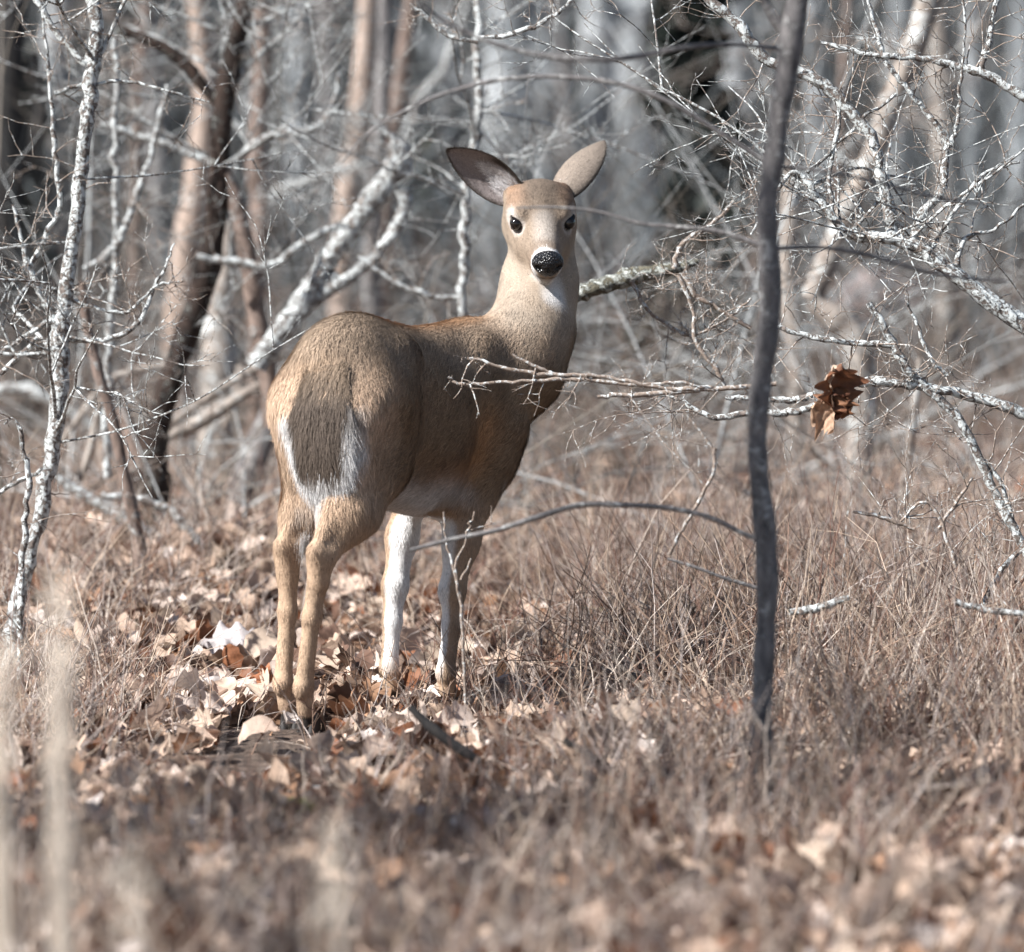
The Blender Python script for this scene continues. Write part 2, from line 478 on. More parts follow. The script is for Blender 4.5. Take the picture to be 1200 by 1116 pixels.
GREYS = np.array([(0.24, 0.235, 0.225), (0.15, 0.145, 0.14), (0.36, 0.36, 0.35), (0.18, 0.16, 0.145), (0.09, 0.085, 0.085), (0.48, 0.48, 0.47)])
GREYS = GREYS ** 1.5 * np.array([1.0, 1.12, 1.24]) * 0.62  # blue tint painted in for sky shade on the grey bark
BROWNS = 0.52 * np.array([(0.33, 0.25, 0.20), (0.27, 0.19, 0.15), (0.36, 0.31, 0.28), (0.22, 0.16, 0.13), (0.30, 0.28, 0.26)])
thicket('twig_tangle', 300, 12.6, 17, 1.0, 2.4, 0.0026, 'tangle of pale crooked twigs crossing just behind the deer', np.array([(0.36, 0.37, 0.37), (0.46, 0.47, 0.47), (0.16, 0.14, 0.12), (0.08, 0.07, 0.06)]), kids=6, arch=0.10, lean=0.9, sides=3)
thicket('shrub_thicket', 1500, 15, 26, 0.35, 1.1, 0.0030, 'grey and brown shrub stems in the understorey behind the deer', BROWNS, kids=3)
thicket('grey_thicket', 1000, 18, 30, 0.9, 2.6, 0.0050, 'blurred grey saplings and stems of the middle distance', GREYS, kids=4, arch=0.08)
thicket('distant_wood', 2600, 36, 75, 1.5, 5.5, 0.012, 'blurred mass of grey stems closing off the far wood', GREYS * 0.62, kids=3, arch=0.04)
thicket('farthest_wood', 3000, 75, 135, 3, 9, 0.035, 'smoky grey wall of stems at the back of the wood', GREYS * 0.55, kids=2, arch=0.03, lean=0.25)

# ================================================================ trees and saplings, each a thing
M_LICH = bark('lichen_bark', (0.045, 0.036, 0.032), (0.27, 0.225, 0.20), (0.62, 0.65, 0.65), 0.56, 80, 0.8, 0.7)
M_TWIG = bark('lichen_twig', (0.12, 0.085, 0.065), (0.32, 0.26, 0.22), (0.58, 0.60, 0.60), 0.42, 90, 0.3, 1.0)
M_RED = bark('reddish_bark', (0.06, 0.040, 0.032), (0.26, 0.195, 0.165), (0.44, 0.44, 0.43), 0.32, 30, 0.9, 0.3)
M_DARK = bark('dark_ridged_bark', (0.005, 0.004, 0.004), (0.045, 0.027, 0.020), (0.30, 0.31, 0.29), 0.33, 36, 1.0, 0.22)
M_GREY = bark('smooth_grey_bark', (0.07, 0.066, 0.068), (0.26, 0.24, 0.235), (0.42, 0.41, 0.40), 0.40, 40, 0.8, 0.3)
M_PALE = bark('pale_bark', (0.13, 0.105, 0.09), (0.38, 0.33, 0.29), (0.56, 0.57, 0.56), 0.38, 18, 0.7, 0.3)
M_PEACH = bark('tan_bark', (0.20, 0.15, 0.12), (0.42, 0.33, 0.28), (0.50, 0.46, 0.43), 0.3, 14, 0.5, 0.25)
M_BIG = bark('big_grey_bark', (0.06, 0.065, 0.07), (0.34, 0.36, 0.375), (0.55, 0.57, 0.59), 0.38, 4.5, 0.6, 0.12)
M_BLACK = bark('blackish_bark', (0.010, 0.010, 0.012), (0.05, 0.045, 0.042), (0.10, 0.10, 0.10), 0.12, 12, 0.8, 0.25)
M_MOSS = bark('mossy_bark', (0.05, 0.042, 0.03), (0.21, 0.195, 0.145), (0.46, 0.48, 0.45), 0.52, 55, 1.0, 1.0)

def px_line(pts, d, n=5):
    """(px, py, width[, depth change]) -> smooth centre line and radii"""
    Q = np.array([np.append(P(p[0], p[1], d + (p[3] if len(p) > 3 else 0)), p[2] * (d + (p[3] if len(p) > 3 else 0)) / FPX / 2) for p in pts])
    c = catmull(Q, n)
    return c[:, :3], np.maximum(c[:, 3], 0.0007)

def limb(name, pts, d, mat, parent, sides=10, ground=False, knob=0.06, n=5, twigs=0, tl=(0.09, 0.30), tr=0.0014, lvl=1, col=None, roots=False, store=None):
    c, r = px_line(pts, d, n)
    if ground:
        x, y = c[-1, 0], c[-1, 1]
        zt = float(terrain(x, y)) - 0.06
        if c[-1, 2] > zt:
            m = 5; e = np.linspace(c[-1], (x, y, zt), m + 1)[1:]
            c = np.vstack([c, e]); fl = np.linspace(1, 1.35, m) if roots else np.ones(m)
            r = np.concatenate([r, r[-1] * fl])
    if mat in (M_LICH, M_TWIG) and len(c) > 4:      # crooked growth: a small change of line at every node
        e = np.linalg.norm(np.diff(c, axis=0), axis=1).mean()
        c[1:-1] += rng.standard_normal((len(c) - 2, 3)) * min(0.11 * e, 0.006)
    # slow swellings and small knobs
    ph = rng.uniform(0, 6); k = np.arange(len(r))
    r = r * (1 + 0.05 * np.sin(k * 0.9 + ph)) * rng.uniform(1 - knob, 1 + knob, len(r))
    V, F, _ = tubes([(c, r)], sides, knob=knob * 0.5)
    o = link(name, mesh_np(name, V, F), mat, parent)
    if twigs:
        lines = []
        for _ in range(int(twigs * 1.1)):
            i = rng.integers(1, len(c) - 1); ax = nrm(c[i + 1] - c[i - 1])
            s = rng.standard_normal(3) * [1, 0.55, 1]; s -= ax * s.dot(ax); s = nrm(s)
            dd = nrm(s + ax * rng.uniform(-0.4, 0.9) * (1 if ax[2] > 0 else -1) + [0, 0, 0.2])
            spray(c[i], dd, rng.uniform(*tl), min(tr * rng.uniform(0.6, 1.5), r[i] * 0.8), 2 if rng.random() < 0.35 else lvl, lines, (2, 4), 0.30)
        lines = clear_of_face(lines)
        if lines:
            V, F, _ = tubes(lines, 4)
            q = link('twigs', mesh_np('twigs', V, F), M_TWIG, o); q['kind'] = 'stuff'
    return o, c, r

def tree(name, label, cat, d, mat, trunk, limbs=(), group=None, base=True, sides=12, twigs=0, knob=0.06, roots=False, boughs=0, bl=(0.35, 0.8), br=0.0042, bmat=None, **kw):
    """trunk and limbs are traced lines; limbs: (points, twigs) or (points, twigs, dict)"""
    p0 = P(trunk[-1][0], trunk[-1][1], d)
    root = empty(name, (p0[0], p0[1], float(terrain(p0[0], p0[1])) if base else p0[2]))
    tag(root, label, cat, group)
    M = Matrix.Translation(root.location)
    def fix(o):
        o.matrix_parent_inverse = M.inverted(); return o
    fix(limb('trunk' if base else 'stem', trunk, d, mat, root, sides, base, knob, twigs=twigs, roots=roots, **kw)[0])
    for L in limbs:
        pts, tw_ = L[0], L[1]; ex = dict(L[2]) if len(L) > 2 else {}
        m2 = ex.pop('mat', mat); d2 = ex.pop('d', d)
        k2 = dict(kw); k2.update(ex)
        fix(limb('branch', pts, d2, m2, root, ex.pop('sides', 8) if 'sides' in ex else 8, False, knob, twigs=tw_, **{k: v for k, v in k2.items() if k != 'sides'})[0])
    if boughs:
        c, r = px_line(trunk, d, 6)
        for _ in range(boughs):
            i = rng.integers(1, int(len(c) * 0.72)); a = rng.uniform(0, 2 * math.pi)
            dd = np.array([math.cos(a) * 1.0 + 0.001, math.sin(a) * 0.7, rng.uniform(-0.15, 0.75)])
            lines = []; L = rng.uniform(*bl)
            spray(c[i], dd, L, min(br * rng.uniform(0.6, 1.3), r[i] * 0.7), 3, lines, (2, 4), 0.20, 0.12)
            lines = clear_of_face(lines)
            if not lines: continue
            lines = [(catmull(p, 2), np.interp(np.linspace(0, 1, (len(p) - 1) * 2 + 1), np.linspace(0, 1, len(q)), q)) for p, q in lines]
            V, F, _ = tubes(lines, 5, knob=0.08)
            fix(link('branch', mesh_np('branch', V, F), bmat or M_LICH, root))
    return root

# ---------------- sharp saplings of the deer's own distance
tree('lichened_sapling', 'slender sapling with lichen-spotted pale bark rising at the left edge of the thicket', 'sapling', 10.9, M_LICH,
     [(104, -30, 16), (112, 30, 17), (108, 90, 18), (103, 140, 17), (95, 200, 17), (88, 270, 17), (76, 350, 18), (70, 400, 21), (70, 440, 22), (62, 520, 19), (50, 590, 18), (35, 650, 17), (24, 700, 19), (14, 745, 24)],
     [([(100, 75, 9), (66, 38, 8), (38, -10, 7)], 4), ([(115, 72, 5), (128, 42, 5), (150, -10, 4)], 4),
      ([(72, 400, 14), (62, 372, 10), (50, 345, 9), (34, 316, 8), (26, 285, 5), (15, 240, 3)], 7),
      ([(34, 316, 7), (55, 275, 6), (70, 240, 6), (66, 190, 6), (60, 125, 5), (55, 60, 4), (48, 0, 3)], 9),
      ([(45, 395, 5), (20, 420, 6), (-10, 445, 7)], 3), ([(85, 352, 4), (60, 375, 6), (20, 400, 5), (-10, 425, 4)], 5),
      ([(64, 110, 6), (95, 100, 5), (150, 95, 4), (200, 108, 3), (245, 120, 2)], 6),
      ([(82, 397, 7), (130, 398, 7), (165, 375, 6), (178, 340, 5), (195, 310, 3), (205, 285, 2)], 7),
      ([(85, 352, 5), (115, 362, 4), (150, 365, 4), (185, 335, 3), (210, 330, 2)], 6),
      ([(60, 545, 5), (30, 560, 5), (-5, 580, 5)], 3)], twigs=14, sides=12, tl=(0.06, 0.22), boughs=11)
tree('thin_sapling', 'thin crooked sapling with a budded top just inside the lichened sapling', 'sapling', 10.6, M_LICH,
     [(24, 500, 4), (25, 520, 6), (33, 560, 7), (30, 610, 7), (26, 660, 8), (24, 720, 8)], [([(24, 505, 4), (15, 490, 3), (5, 497, 2)], 2)], twigs=4, sides=8)
tree('whip_sapling', 'straight whip-thin grey stem crossing the left thicket in front of the pink trunk', 'sapling', 12.6, M_LICH,
     [(196, 100, 5), (180, 170, 6), (165, 215, 7), (148, 262, 9), (138, 285, 10), (118, 305, 9), (98, 316, 8)],
     [([(135, 40, 6), (136, 120, 7), (134, 200, 8), (136, 270, 8), (132, 340, 9), (128, 400, 9), (124, 470, 9), (126, 560, 9)], 10)], base=False, twigs=6, sides=8)
tree('reddish_sapling', 'reddish bent sapling left of the big blackish trunk, its foot in the brush', 'sapling', 12.0, M_RED,
     [(96, 330, 8), (102, 380, 12), (116, 440, 13), (130, 485, 13), (143, 545, 14), (155, 600, 16), (165, 650, 18)], twigs=5, sides=8)
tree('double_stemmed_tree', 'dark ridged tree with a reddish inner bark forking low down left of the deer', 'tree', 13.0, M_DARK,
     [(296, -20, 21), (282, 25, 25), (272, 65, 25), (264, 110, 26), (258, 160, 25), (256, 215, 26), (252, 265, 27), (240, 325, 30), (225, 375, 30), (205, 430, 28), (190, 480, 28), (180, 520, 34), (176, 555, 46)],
     [([(135, 40, 9), (150, 38, 11), (190, 55, 14), (222, 80, 15), (240, 105, 12), (262, 130, 10)], 5),
      ([(120, 145, 8), (170, 162, 10), (210, 175, 9), (262, 198, 16)], 5, dict(mat=M_LICH)),
      ([(255, 185, 14), (272, 225, 20), (288, 290, 22), (298, 350, 22), (304, 390, 24), (314, 440, 24), (322, 500, 26)], 4, dict(mat=M_RED)),
      ([(262, 200, 9), (290, 175, 10), (318, 160, 9), (350, 155, 8), (378, 146, 7), (392, 115, 5), (398, 85, 4)], 9, dict(mat=M_LICH)),
      ([(268, 118, 6), (288, 80, 7), (320, 50, 6), (350, 25, 5), (368, -10, 4)], 8, dict(mat=M_LICH)),
      ([(142, 478, 14), (150, 500, 20), (160, 530, 28), (170, 560, 34)], 0, dict(mat=M_RED)),
      ([(165, 560, 26), (148, 590, 24), (150, 625, 22)], 0), ([(178, 560, 24), (195, 600, 22), (200, 640, 18)], 0)], twigs=8, roots=True, boughs=14, bl=(0.4, 0.95))
tree('pink_trunk', 'pinkish lit trunk standing directly behind the blackish forked tree', 'tree', 17.5, M_PEACH,
     [(228, -20, 22), (236, 60, 24), (240, 130, 28), (232, 200, 30), (222, 270, 32), (213, 340, 34), (208, 400, 36)], roots=True)
tree('grey_red_tree', 'grey and red trunk dividing the top of the thicket between two pink trunks', 'tree', 16.0, M_RED,
     [(306, -20, 20), (308, 60, 22), (304, 130, 22), (300, 200, 22), (306, 240, 26), (304, 290, 20), (300, 360, 20)],
     [([(306, 250, 22), (325, 225, 14), (355, 215, 12), (400, 198, 9), (440, 190, 6)], 3, dict(mat=M_LICH))], roots=True, boughs=10, bl=(0.6, 1.5), br=0.007)
tree('orange_tan_trunk', 'orange-tan sunlit trunk above the broken leaning limb', 'tree', 18.0, M_PEACH,
     [(432, -20, 22), (428, 60, 24), (422, 130, 26), (410, 210, 28), (400, 300, 30)])
tree('slate_trunk', 'slim slate grey trunk right beside the orange-tan one', 'tree', 16.5, M_GREY,
     [(452, -20, 16), (450, 70, 18), (446, 140, 20), (440, 220, 20), (436, 300, 22)])
tree('rose_trunk', 'slim rose-coloured trunk leaning beyond the broken limb', 'tree', 17.5, M_RED,
     [(484, -20, 16), (474, 60, 18), (466, 120, 19), (456, 190, 20), (448, 300, 20)], [([(450, 215, 14), (490, 120, 11), (525, 70, 9), (548, -10, 7)], 5, dict(mat=M_LICH))])
tree('broken_limb', 'thick pale forked limb leaning broken behind the rump of the deer', 'fallen limb', 12.9, M_LICH,
     [(470, 168, 24), (462, 200, 30), (436, 236, 28), (412, 268, 26), (388, 300, 25), (366, 335, 24), (345, 368, 26), (322, 398, 28), (300, 430, 26)],
     [([(470, 222, 18), (474, 242, 18), (462, 272, 17), (440, 300, 16), (402, 330, 16), (368, 352, 18), (335, 385, 20)], 4, dict(mat=M_LICH)),
      ([(395, 320, 12), (360, 352, 16), (330, 385, 18)], 2, dict(mat=M_LICH)),
      ([(440, 240, 12), (480, 185, 9), (420, 130, 6)], 5, dict(mat=M_LICH)),
      ([(405, 262, 8), (360, 282, 9), (320, 310, 10), (262, 306, 9), (230, 300, 8)], 8, dict(mat=M_LICH))], base=False, knob=0.10)
tree('mottled_stem', 'thin mottled stem standing between the broken limb and the head of the deer', 'sapling', 12.4, M_LICH,
     [(563, -20, 9), (560, 60, 10), (561, 110, 11), (556, 170, 12), (548, 230, 11), (545, 290, 12), (541, 340, 11), (538, 400, 11)],
     [([(560, 45, 5), (590, 42, 6), (625, 32, 6), (655, 15, 5), (680, -10, 5)], 7, dict(d=10.8)), ([(560, 50, 5), (525, 42, 5), (500, 20, 5), (480, 5, 4)], 6, dict(d=11.2)),
      ([(541, 350, 6), (500, 345, 7), (462, 330, 5), (420, 300, 4)], 6)], twigs=5, sides=8, boughs=9, bl=(0.35, 0.8), br=0.0035)
# left edge and left middle distance
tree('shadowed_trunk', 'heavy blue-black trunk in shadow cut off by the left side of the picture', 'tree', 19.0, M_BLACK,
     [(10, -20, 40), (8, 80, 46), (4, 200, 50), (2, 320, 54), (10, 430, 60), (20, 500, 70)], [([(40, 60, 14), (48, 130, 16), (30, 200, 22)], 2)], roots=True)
tree('pale_bole', 'sunlit pale bole with a shaded side, standing left of the rump of the deer', 'tree', 15.5, M_PALE,
     [(262, 360, 38), (258, 400, 40), (256, 460, 42), (254, 540, 44), (256, 610, 48)],
     [([(248, 400, 30), (262, 330, 24), (268, 260, 20)], 0), ([(238, 610, 9), (236, 560, 9), (245, 510, 9), (262, 490, 10)], 2, dict(d=14.9, mat=M_LICH)),
      ([(262, 500, 12), (280, 455, 16), (284, 430, 12)], 1, dict(d=14.9))], roots=True)
tree('leaning_grey_bole', 'leaning grey bole partly hidden behind the hind legs', 'tree', 14.5, M_GREY,
     [(340, 440, 34), (322, 490, 36), (300, 530, 36), (284, 580, 34), (278, 620, 36)], twigs=3, roots=True)
fallen_group = 'bleached fallen limbs lying in the brush left of the deer'
fl = [
 ('longest bleached limb slanting up from the brush to the rump of the deer', [(150, 545, 12), (200, 498, 12), (260, 455, 12), (330, 415, 11)], 13.8),
 ('thicker bleached limb just under the longest slanting one', [(175, 520, 14), (235, 495, 16), (290, 460, 15), (345, 440, 12)], 13.4),
 ('pale curved limb lying from the lichened sapling to the foot of the dark tree', [(60, 555, 10), (105, 585, 14), (150, 610, 15), (185, 632, 12)], 12.6),
 ('grey limb arching off at the far left behind the lichened sapling', [(-10, 460, 12), (30, 455, 16), (60, 470, 14), (110, 500, 10)], 14.5),
 ('slim leaning dead stem crossing beneath the blackish trunk', [(70, 520, 7), (100, 480, 8), (130, 445, 9), (180, 430, 8), (240, 428, 7)], 13.6),
 ('short propped stick between the reddish sapling and the curved limb', [(92, 565, 8), (105, 530, 9), (118, 470, 8), (130, 425, 6)], 13.2),
 ('lichened stick lying across the foot of the dark tree', [(120, 580, 8), (165, 585, 10), (200, 600, 9), (240, 640, 7)], 12.4),
]
for lab, pts, d in fl:
    tree('fallen_limb', lab, 'fallen limb', d, M_LICH if 'lichened' in lab else M_PALE, pts, group=fallen_group, base=False, twigs=4, sides=8, knob=0.09)

# ---------------- right side
front = tree('front_tree', 'slim dark grey trunk in the near foreground, soft with blur, right of the deer', 'tree', 8.75, M_GREY,
     [(938, -20, 26), (928, 40, 30), (922, 85, 28), (914, 130, 25), (906, 190, 25), (899, 240, 24), (900, 290, 25), (903, 340, 25), (900, 390, 26), (893, 440, 26), (888, 490, 25), (888, 540, 23), (893, 590, 26), (898, 640, 28), (899, 700, 26), (896, 760, 25), (893, 830, 25), (892, 900, 26)],
     [([(926, 45, 16), (905, 18, 12), (885, -20, 9)], 0), ([(906, 195, 7), (880, 178, 6), (835, 150, 6), (795, 125, 6), (745, 104, 6), (700, 94, 6), (650, 90, 5), (600, 92, 5), (555, 100, 5), (500, 118, 4), (440, 150, 3), (400, 190, 3)], 0, dict(d=8.9)),
      ([(912, 58, 6), (860, 52, 5), (800, 56, 6), (750, 66, 7), (700, 70, 7), (640, 66, 6), (570, 48, 5), (510, 18, 4), (480, -10, 3)], 0, dict(d=8.6)),
      ([(902, 292, 7), (870, 280, 6), (835, 270, 6), (790, 266, 5), (750, 262, 4), (700, 248, 3), (650, 243, 3), (605, 244, 2)], 0, dict(d=9.1)),
      ([(906, 195, 5), (960, 200, 4), (1020, 212, 4), (1090, 230, 4), (1150, 240, 3)], 0), ([(902, 292, 6), (960, 290, 5), (1020, 300, 5), (1100, 322, 4), (1180, 330, 4)], 0),
      ([(895, 635, 7), (870, 625, 6), (830, 606, 6), (780, 595, 6), (730, 592, 6), (680, 592, 7), (630, 606, 7), (580, 622, 6), (530, 632, 5), (480, 645, 4)], 0, dict(d=9.2)),
      ([(890, 690, 5), (850, 678, 4), (815, 665, 4), (782, 655, 3)], 0, dict(d=9.6))], twigs=7, sides=14, knob=0.035, tl=(0.05, 0.2))
tree('forked_pale_tree', 'large pale tree whose leaning limb meets a short upright bole, on the right', 'tree', 14.2, M_PALE,
     [(948, 352, 26), (972, 368, 32), (995, 385, 34), (1008, 420, 34), (1010, 480, 34), (1008, 540, 34), (1012, 600, 36), (1016, 660, 40)],
     [([(1092, -20, 30), (1080, 30, 30), (1062, 80, 30), (1040, 130, 28), (1025, 180, 27), (1005, 220, 26), (985, 265, 28), (968, 310, 28), (950, 352, 28)], 5),
      ([(1062, 70, 16), (1030, 55, 12), (1000, 40, 10)], 4, dict(mat=M_LICH)), ([(1010, 200, 8), (985, 185, 8), (930, 130, 6)], 3, dict(mat=M_LICH))], roots=True, knob=0.05, boughs=6, bl=(0.5, 1.0))
tree('lichen_limbed_hawthorn', 'crooked hawthorn-like tree with white lichened limbs spreading in from the right edge', 'tree', 10.4, M_LICH,
     [(880, 275, 3), (925, 205, 5), (945, 212, 7), (958, 232, 9), (975, 255, 10), (1000, 276, 12), (1040, 279, 15), (1075, 290, 17), (1110, 315, 18), (1150, 345, 20), (1215, 392, 22)],
     [([(815, -15, 11), (845, 12, 12), (866, 30, 14), (880, 50, 14), (900, 72, 13)], 5), ([(900, 72, 12), (945, 88, 14), (972, 105, 15), (995, 130, 14), (1020, 158, 13), (1030, 190, 13), (1036, 220, 14), (1044, 255, 15), (1046, 278, 16)], 10),
      ([(1070, 282, 12), (1080, 252, 11), (1104, 225, 10), (1110, 180, 9), (1112, 168, 9), (1085, 132, 7), (1060, 100, 6), (1040, 75, 6), (1028, 40, 5), (1015, -10, 4)], 9),
      ([(1112, 168, 7), (1122, 145, 5), (1125, 100, 4), (1130, 50, 3), (1128, 0, 3)], 7),
      ([(1215, 122, 12), (1185, 105, 11), (1150, 86, 11), (1110, 75, 9), (1078, 68, 8), (1040, 66, 7), (1000, 60, 6), (962, 50, 4)], 12),
      ([(1150, 84, 8), (1158, 50, 8), (1163, 20, 7), (1172, -10, 6)], 6), ([(1050, 110, 4), (1000, 150, 4), (955, 195, 5), (945, 200, 4)], 4),
      ([(976, 255, 6), (972, 200, 5), (985, 140, 5), (975, 110, 4)], 6), ([(1120, 320, 7), (1130, 280, 6), (1165, 270, 4), (1200, 240, 3)], 8),
      ([(1046, 278, 8), (1080, 300, 6), (1110, 262, 5), (1150, 205, 4), (1195, 190, 3)], 8)], base=False, twigs=10, tl=(0.08, 0.30), lvl=1, boughs=16, bl=(0.3, 0.75))
tree('diagonal_lichened_stem', 'lichened stem running diagonally down to the right edge below the hawthorn limbs', 'sapling', 10.3, M_LICH,
     [(1018, 355, 7), (1045, 400, 9), (1062, 432, 11), (1085, 455, 10), (1118, 485, 11), (1140, 520, 11), (1160, 565, 11), (1182, 610, 11), (1205, 650, 12)],
     [([(1215, 490, 14), (1170, 473, 13), (1130, 462, 12), (1090, 455, 11), (1050, 449, 11), (1012, 448, 12), (990, 455, 6)], 7), ([(1045, 405, 8), (1000, 402, 7), (960, 396, 7), (925, 388, 6), (895, 378, 4)], 8),
      ([(955, 462, 8), (925, 470, 8), (890, 468, 6), (850, 466, 5)], 3), ([(955, 476, 9), (925, 484, 9), (880, 484, 8), (840, 490, 7), (815, 480, 6), (795, 468, 4), (760, 460, 3)], 7),
      ([(1145, 530, 6), (1175, 570, 5), (1195, 640, 5)], 6), ([(1110, 440, 5), (1090, 420, 5), (1075, 380, 4), (1060, 350, 3)], 6),
      ([(1205, 640, 7), (1180, 660, 7), (1162, 690, 7), (1150, 712, 8)], 4)], twigs=14, sides=8, base=False)
tree('bare_spray', 'fine whitish twig spray reaching in front of the chest of the deer', 'twig spray', 10.05, M_TWIG,
     [(910, 450, 6), (870, 454, 6), (825, 456, 6), (780, 455, 6), (735, 447, 5), (700, 441, 5), (655, 440, 5), (615, 436, 5), (585, 430, 4), (562, 422, 4), (548, 420, 3)],
     [([(840, 456, 4), (790, 448, 4), (750, 452, 4), (700, 446, 5), (660, 444, 5), (610, 447, 4), (570, 449, 4), (540, 449, 4), (525, 442, 3)], 8), ([(820, 458, 5), (770, 462, 6), (730, 463, 6), (700, 465, 4)], 2),
      ([(650, 440, 4), (628, 430, 4), (600, 415, 3)], 3)], base=False, twigs=14, tl=(0.04, 0.12), sides=6)
tree('mossy_log', 'short mossy green-grey limb sticking out beside the cheek of the deer', 'fallen limb', 11.0, M_MOSS,
     [(660, 352, 18), (690, 340, 20), (720, 330, 21), (750, 322, 20), (785, 316, 16), (800, 312, 12), (818, 306, 7)],
     [([(790, 315, 7), (800, 285, 6), (835, 262, 5), (860, 235, 4)], 8, dict(mat=M_TWIG, d=10.8)), ([(800, 320, 7), (815, 345, 6), (840, 360, 5), (880, 385, 5)], 8, dict(mat=M_TWIG, d=10.7)),
      ([(795, 322, 6), (812, 365, 5), (815, 400, 5), (838, 432, 6), (850, 452, 4)], 12, dict(mat=M_TWIG, d=10.7)), ([(740, 330, 5), (760, 365, 4), (790, 385, 4), (812, 395, 3)], 9, dict(mat=M_TWIG, d=10.8)),
      ([(812, 395, 3), (850, 375, 3), (880, 350, 3)], 9, dict(mat=M_TWIG, d=10.7))], base=False, twigs=8, sides=12, knob=0.16, tl=(0.06, 0.16))
tree('white_birchy_stem', 'thin white stem standing on the floor right of the pale forked tree', 'sapling', 13.0, M_PALE,
     [(1078, 420, 7), (1074, 460, 9), (1068, 510, 10), (1062, 560, 10), (1056, 600, 10)], sides=8)
tree('twin_grey_stem', 'blurred grey stem directly behind the front trunk', 'tree', 16.0, M_PALE,
     [(924, 190, 16), (926, 250, 20), (922, 320, 22), (930, 390, 24), (935, 440, 22)], roots=True)
tree('leaning_grass_stick', 'bare pale stick leaning in the brush left of the front trunk', 'stick', 9.7, M_TWIG,
     [(838, 525, 5), (835, 555, 4), (820, 585, 4), (800, 620, 4), (784, 650, 4)], [([(838, 530, 3), (820, 505, 3), (800, 480, 2)], 1)], base=False, sides=6, twigs=1)
tree('dark_stick', 'thick blue-black dead stick poking out of the brush below the deer', 'stick', 9.1, M_BLACK,
     [(480, 828, 9), (500, 848, 12), (525, 868, 13), (550, 885, 12), (580, 905, 8)], base=False, sides=8)
tree('flat_dark_stick', 'second dark stick, lying flatter and partly buried to the right of the first', 'stick', 9.0, M_BLACK,
     [(660, 868, 8), (690, 885, 10), (715, 912, 10)], base=False, sides=8)  # blackish bark all over
tree('weathered_stick', 'weathered white stick lying on the brush near the right side', 'stick', 9.8, M_LICH,
     [(925, 718, 8), (960, 712, 10), (995, 700, 8)], base=False, sides=8, twigs=1)
tree('fallen_grey_stick', 'grey stick lying across the brush at the far right', 'stick', 9.7, M_LICH,
     [(1120, 705, 7), (1160, 716, 8), (1215, 722, 8)], base=False, sides=8, twigs=1)
tree('low_twig', 'branching bare twig standing up in the brush under the diagonal stem', 'twig spray', 10.2, M_TWIG,
     [(1072, 620, 4), (1050, 612, 5), (1030, 605, 5), (1000, 600, 3)], [([(1055, 612, 3), (1090, 590, 4), (1120, 665, 4)], 6), ([(1100, 620, 4), (1120, 590, 4), (1140, 560, 3)], 6)], base=False, twigs=6, sides=6)
tree('budded_twig', 'small tan budded twig standing between the legs of the deer', 'twig spray', 9.8, M_TWIG,
     [(556, 600, 2), (548, 625, 3), (535, 660, 3), (538, 700, 4), (545, 760, 4)], [([(552, 655, 2), (540, 680, 3)], 0), ([(520, 600, 2), (525, 640, 3), (540, 700, 3)], 1)], sides=5, twigs=2, tl=(0.03, 0.07))

# ---------------- blurred trees behind, one line each
BG = [  # px, width at top, at bottom, depth, lean px over the frame, material, top px, label
 (590, 62, 70, 33, 6, M_BIG, 'broadest blurred grey trunk, directly behind the ears of the deer'),
 (640, 34, 38, 38, -4, M_BIG, 'narrow grey trunk just right of the broadest blurred one'),
 (700, 42, 46, 31, 3, M_BIG, 'pale blurred trunk first to the right of the head of the deer'),
 (748, 50, 54, 36, -8, M_BIG, 'wide pale trunk bordering the black gap in the wood'),
 (672, 16, 18, 27, -20, M_GREY, 'thin dark trunk between the two pale ones over the head of the deer'),
 (520, 24, 26, 40, 5, M_BIG, 'faint grey trunk between the mottled stem and the rose trunk'),
 (385, 20, 22, 26, -6, M_GREY, 'dim slender trunk left of the orange-tan one'),
 (345, 26, 28, 34, 4, M_BIG, 'soft grey trunk seen between grey-red and orange-tan trunks'),
 (182, 24, 26, 24, -10, M_GREY, 'dusky trunk behind the whip-thin stem'),
 (60, 30, 34, 27, 8, M_BIG, 'hazy grey trunk showing behind the lichened sapling'),
 (160, 14, 16, 20, 12, M_RED, 'thin brown blurred trunk crossing behind the curved dark branch'),
 (860, 30, 34, 34, 4, M_BIG, 'grey trunk on the left of the front tree, behind the black gap'),
 (965, 26, 30, 30, -12, M_BIG, 'blurred trunk seen between the front tree and the leaning pale limb'),
 (1050, 26, 30, 36, 6, M_BIG, 'faint trunk behind the leaning pale limb'),
 (1105, 26, 30, 22, -10, M_PALE, 'pale blurred trunk second from the right side'),
 (1148, 18, 20, 26, -6, M_BIG, 'slender pale trunk nearest the right side'),
 (1190, 28, 30, 33, 5, M_BIG, 'grey trunk partly cut by the right side of the picture'),
 (980, 10, 12, 19, 14, M_RED, 'thin reddish stem beside the leaning pale limb'),
 (815, 12, 14, 21, 18, M_GREY, 'thin leaning stem before the black gap'),
 (470, 14, 16, 30, -16, M_BIG, 'thin pale stem leaning behind the broken limb'),
]
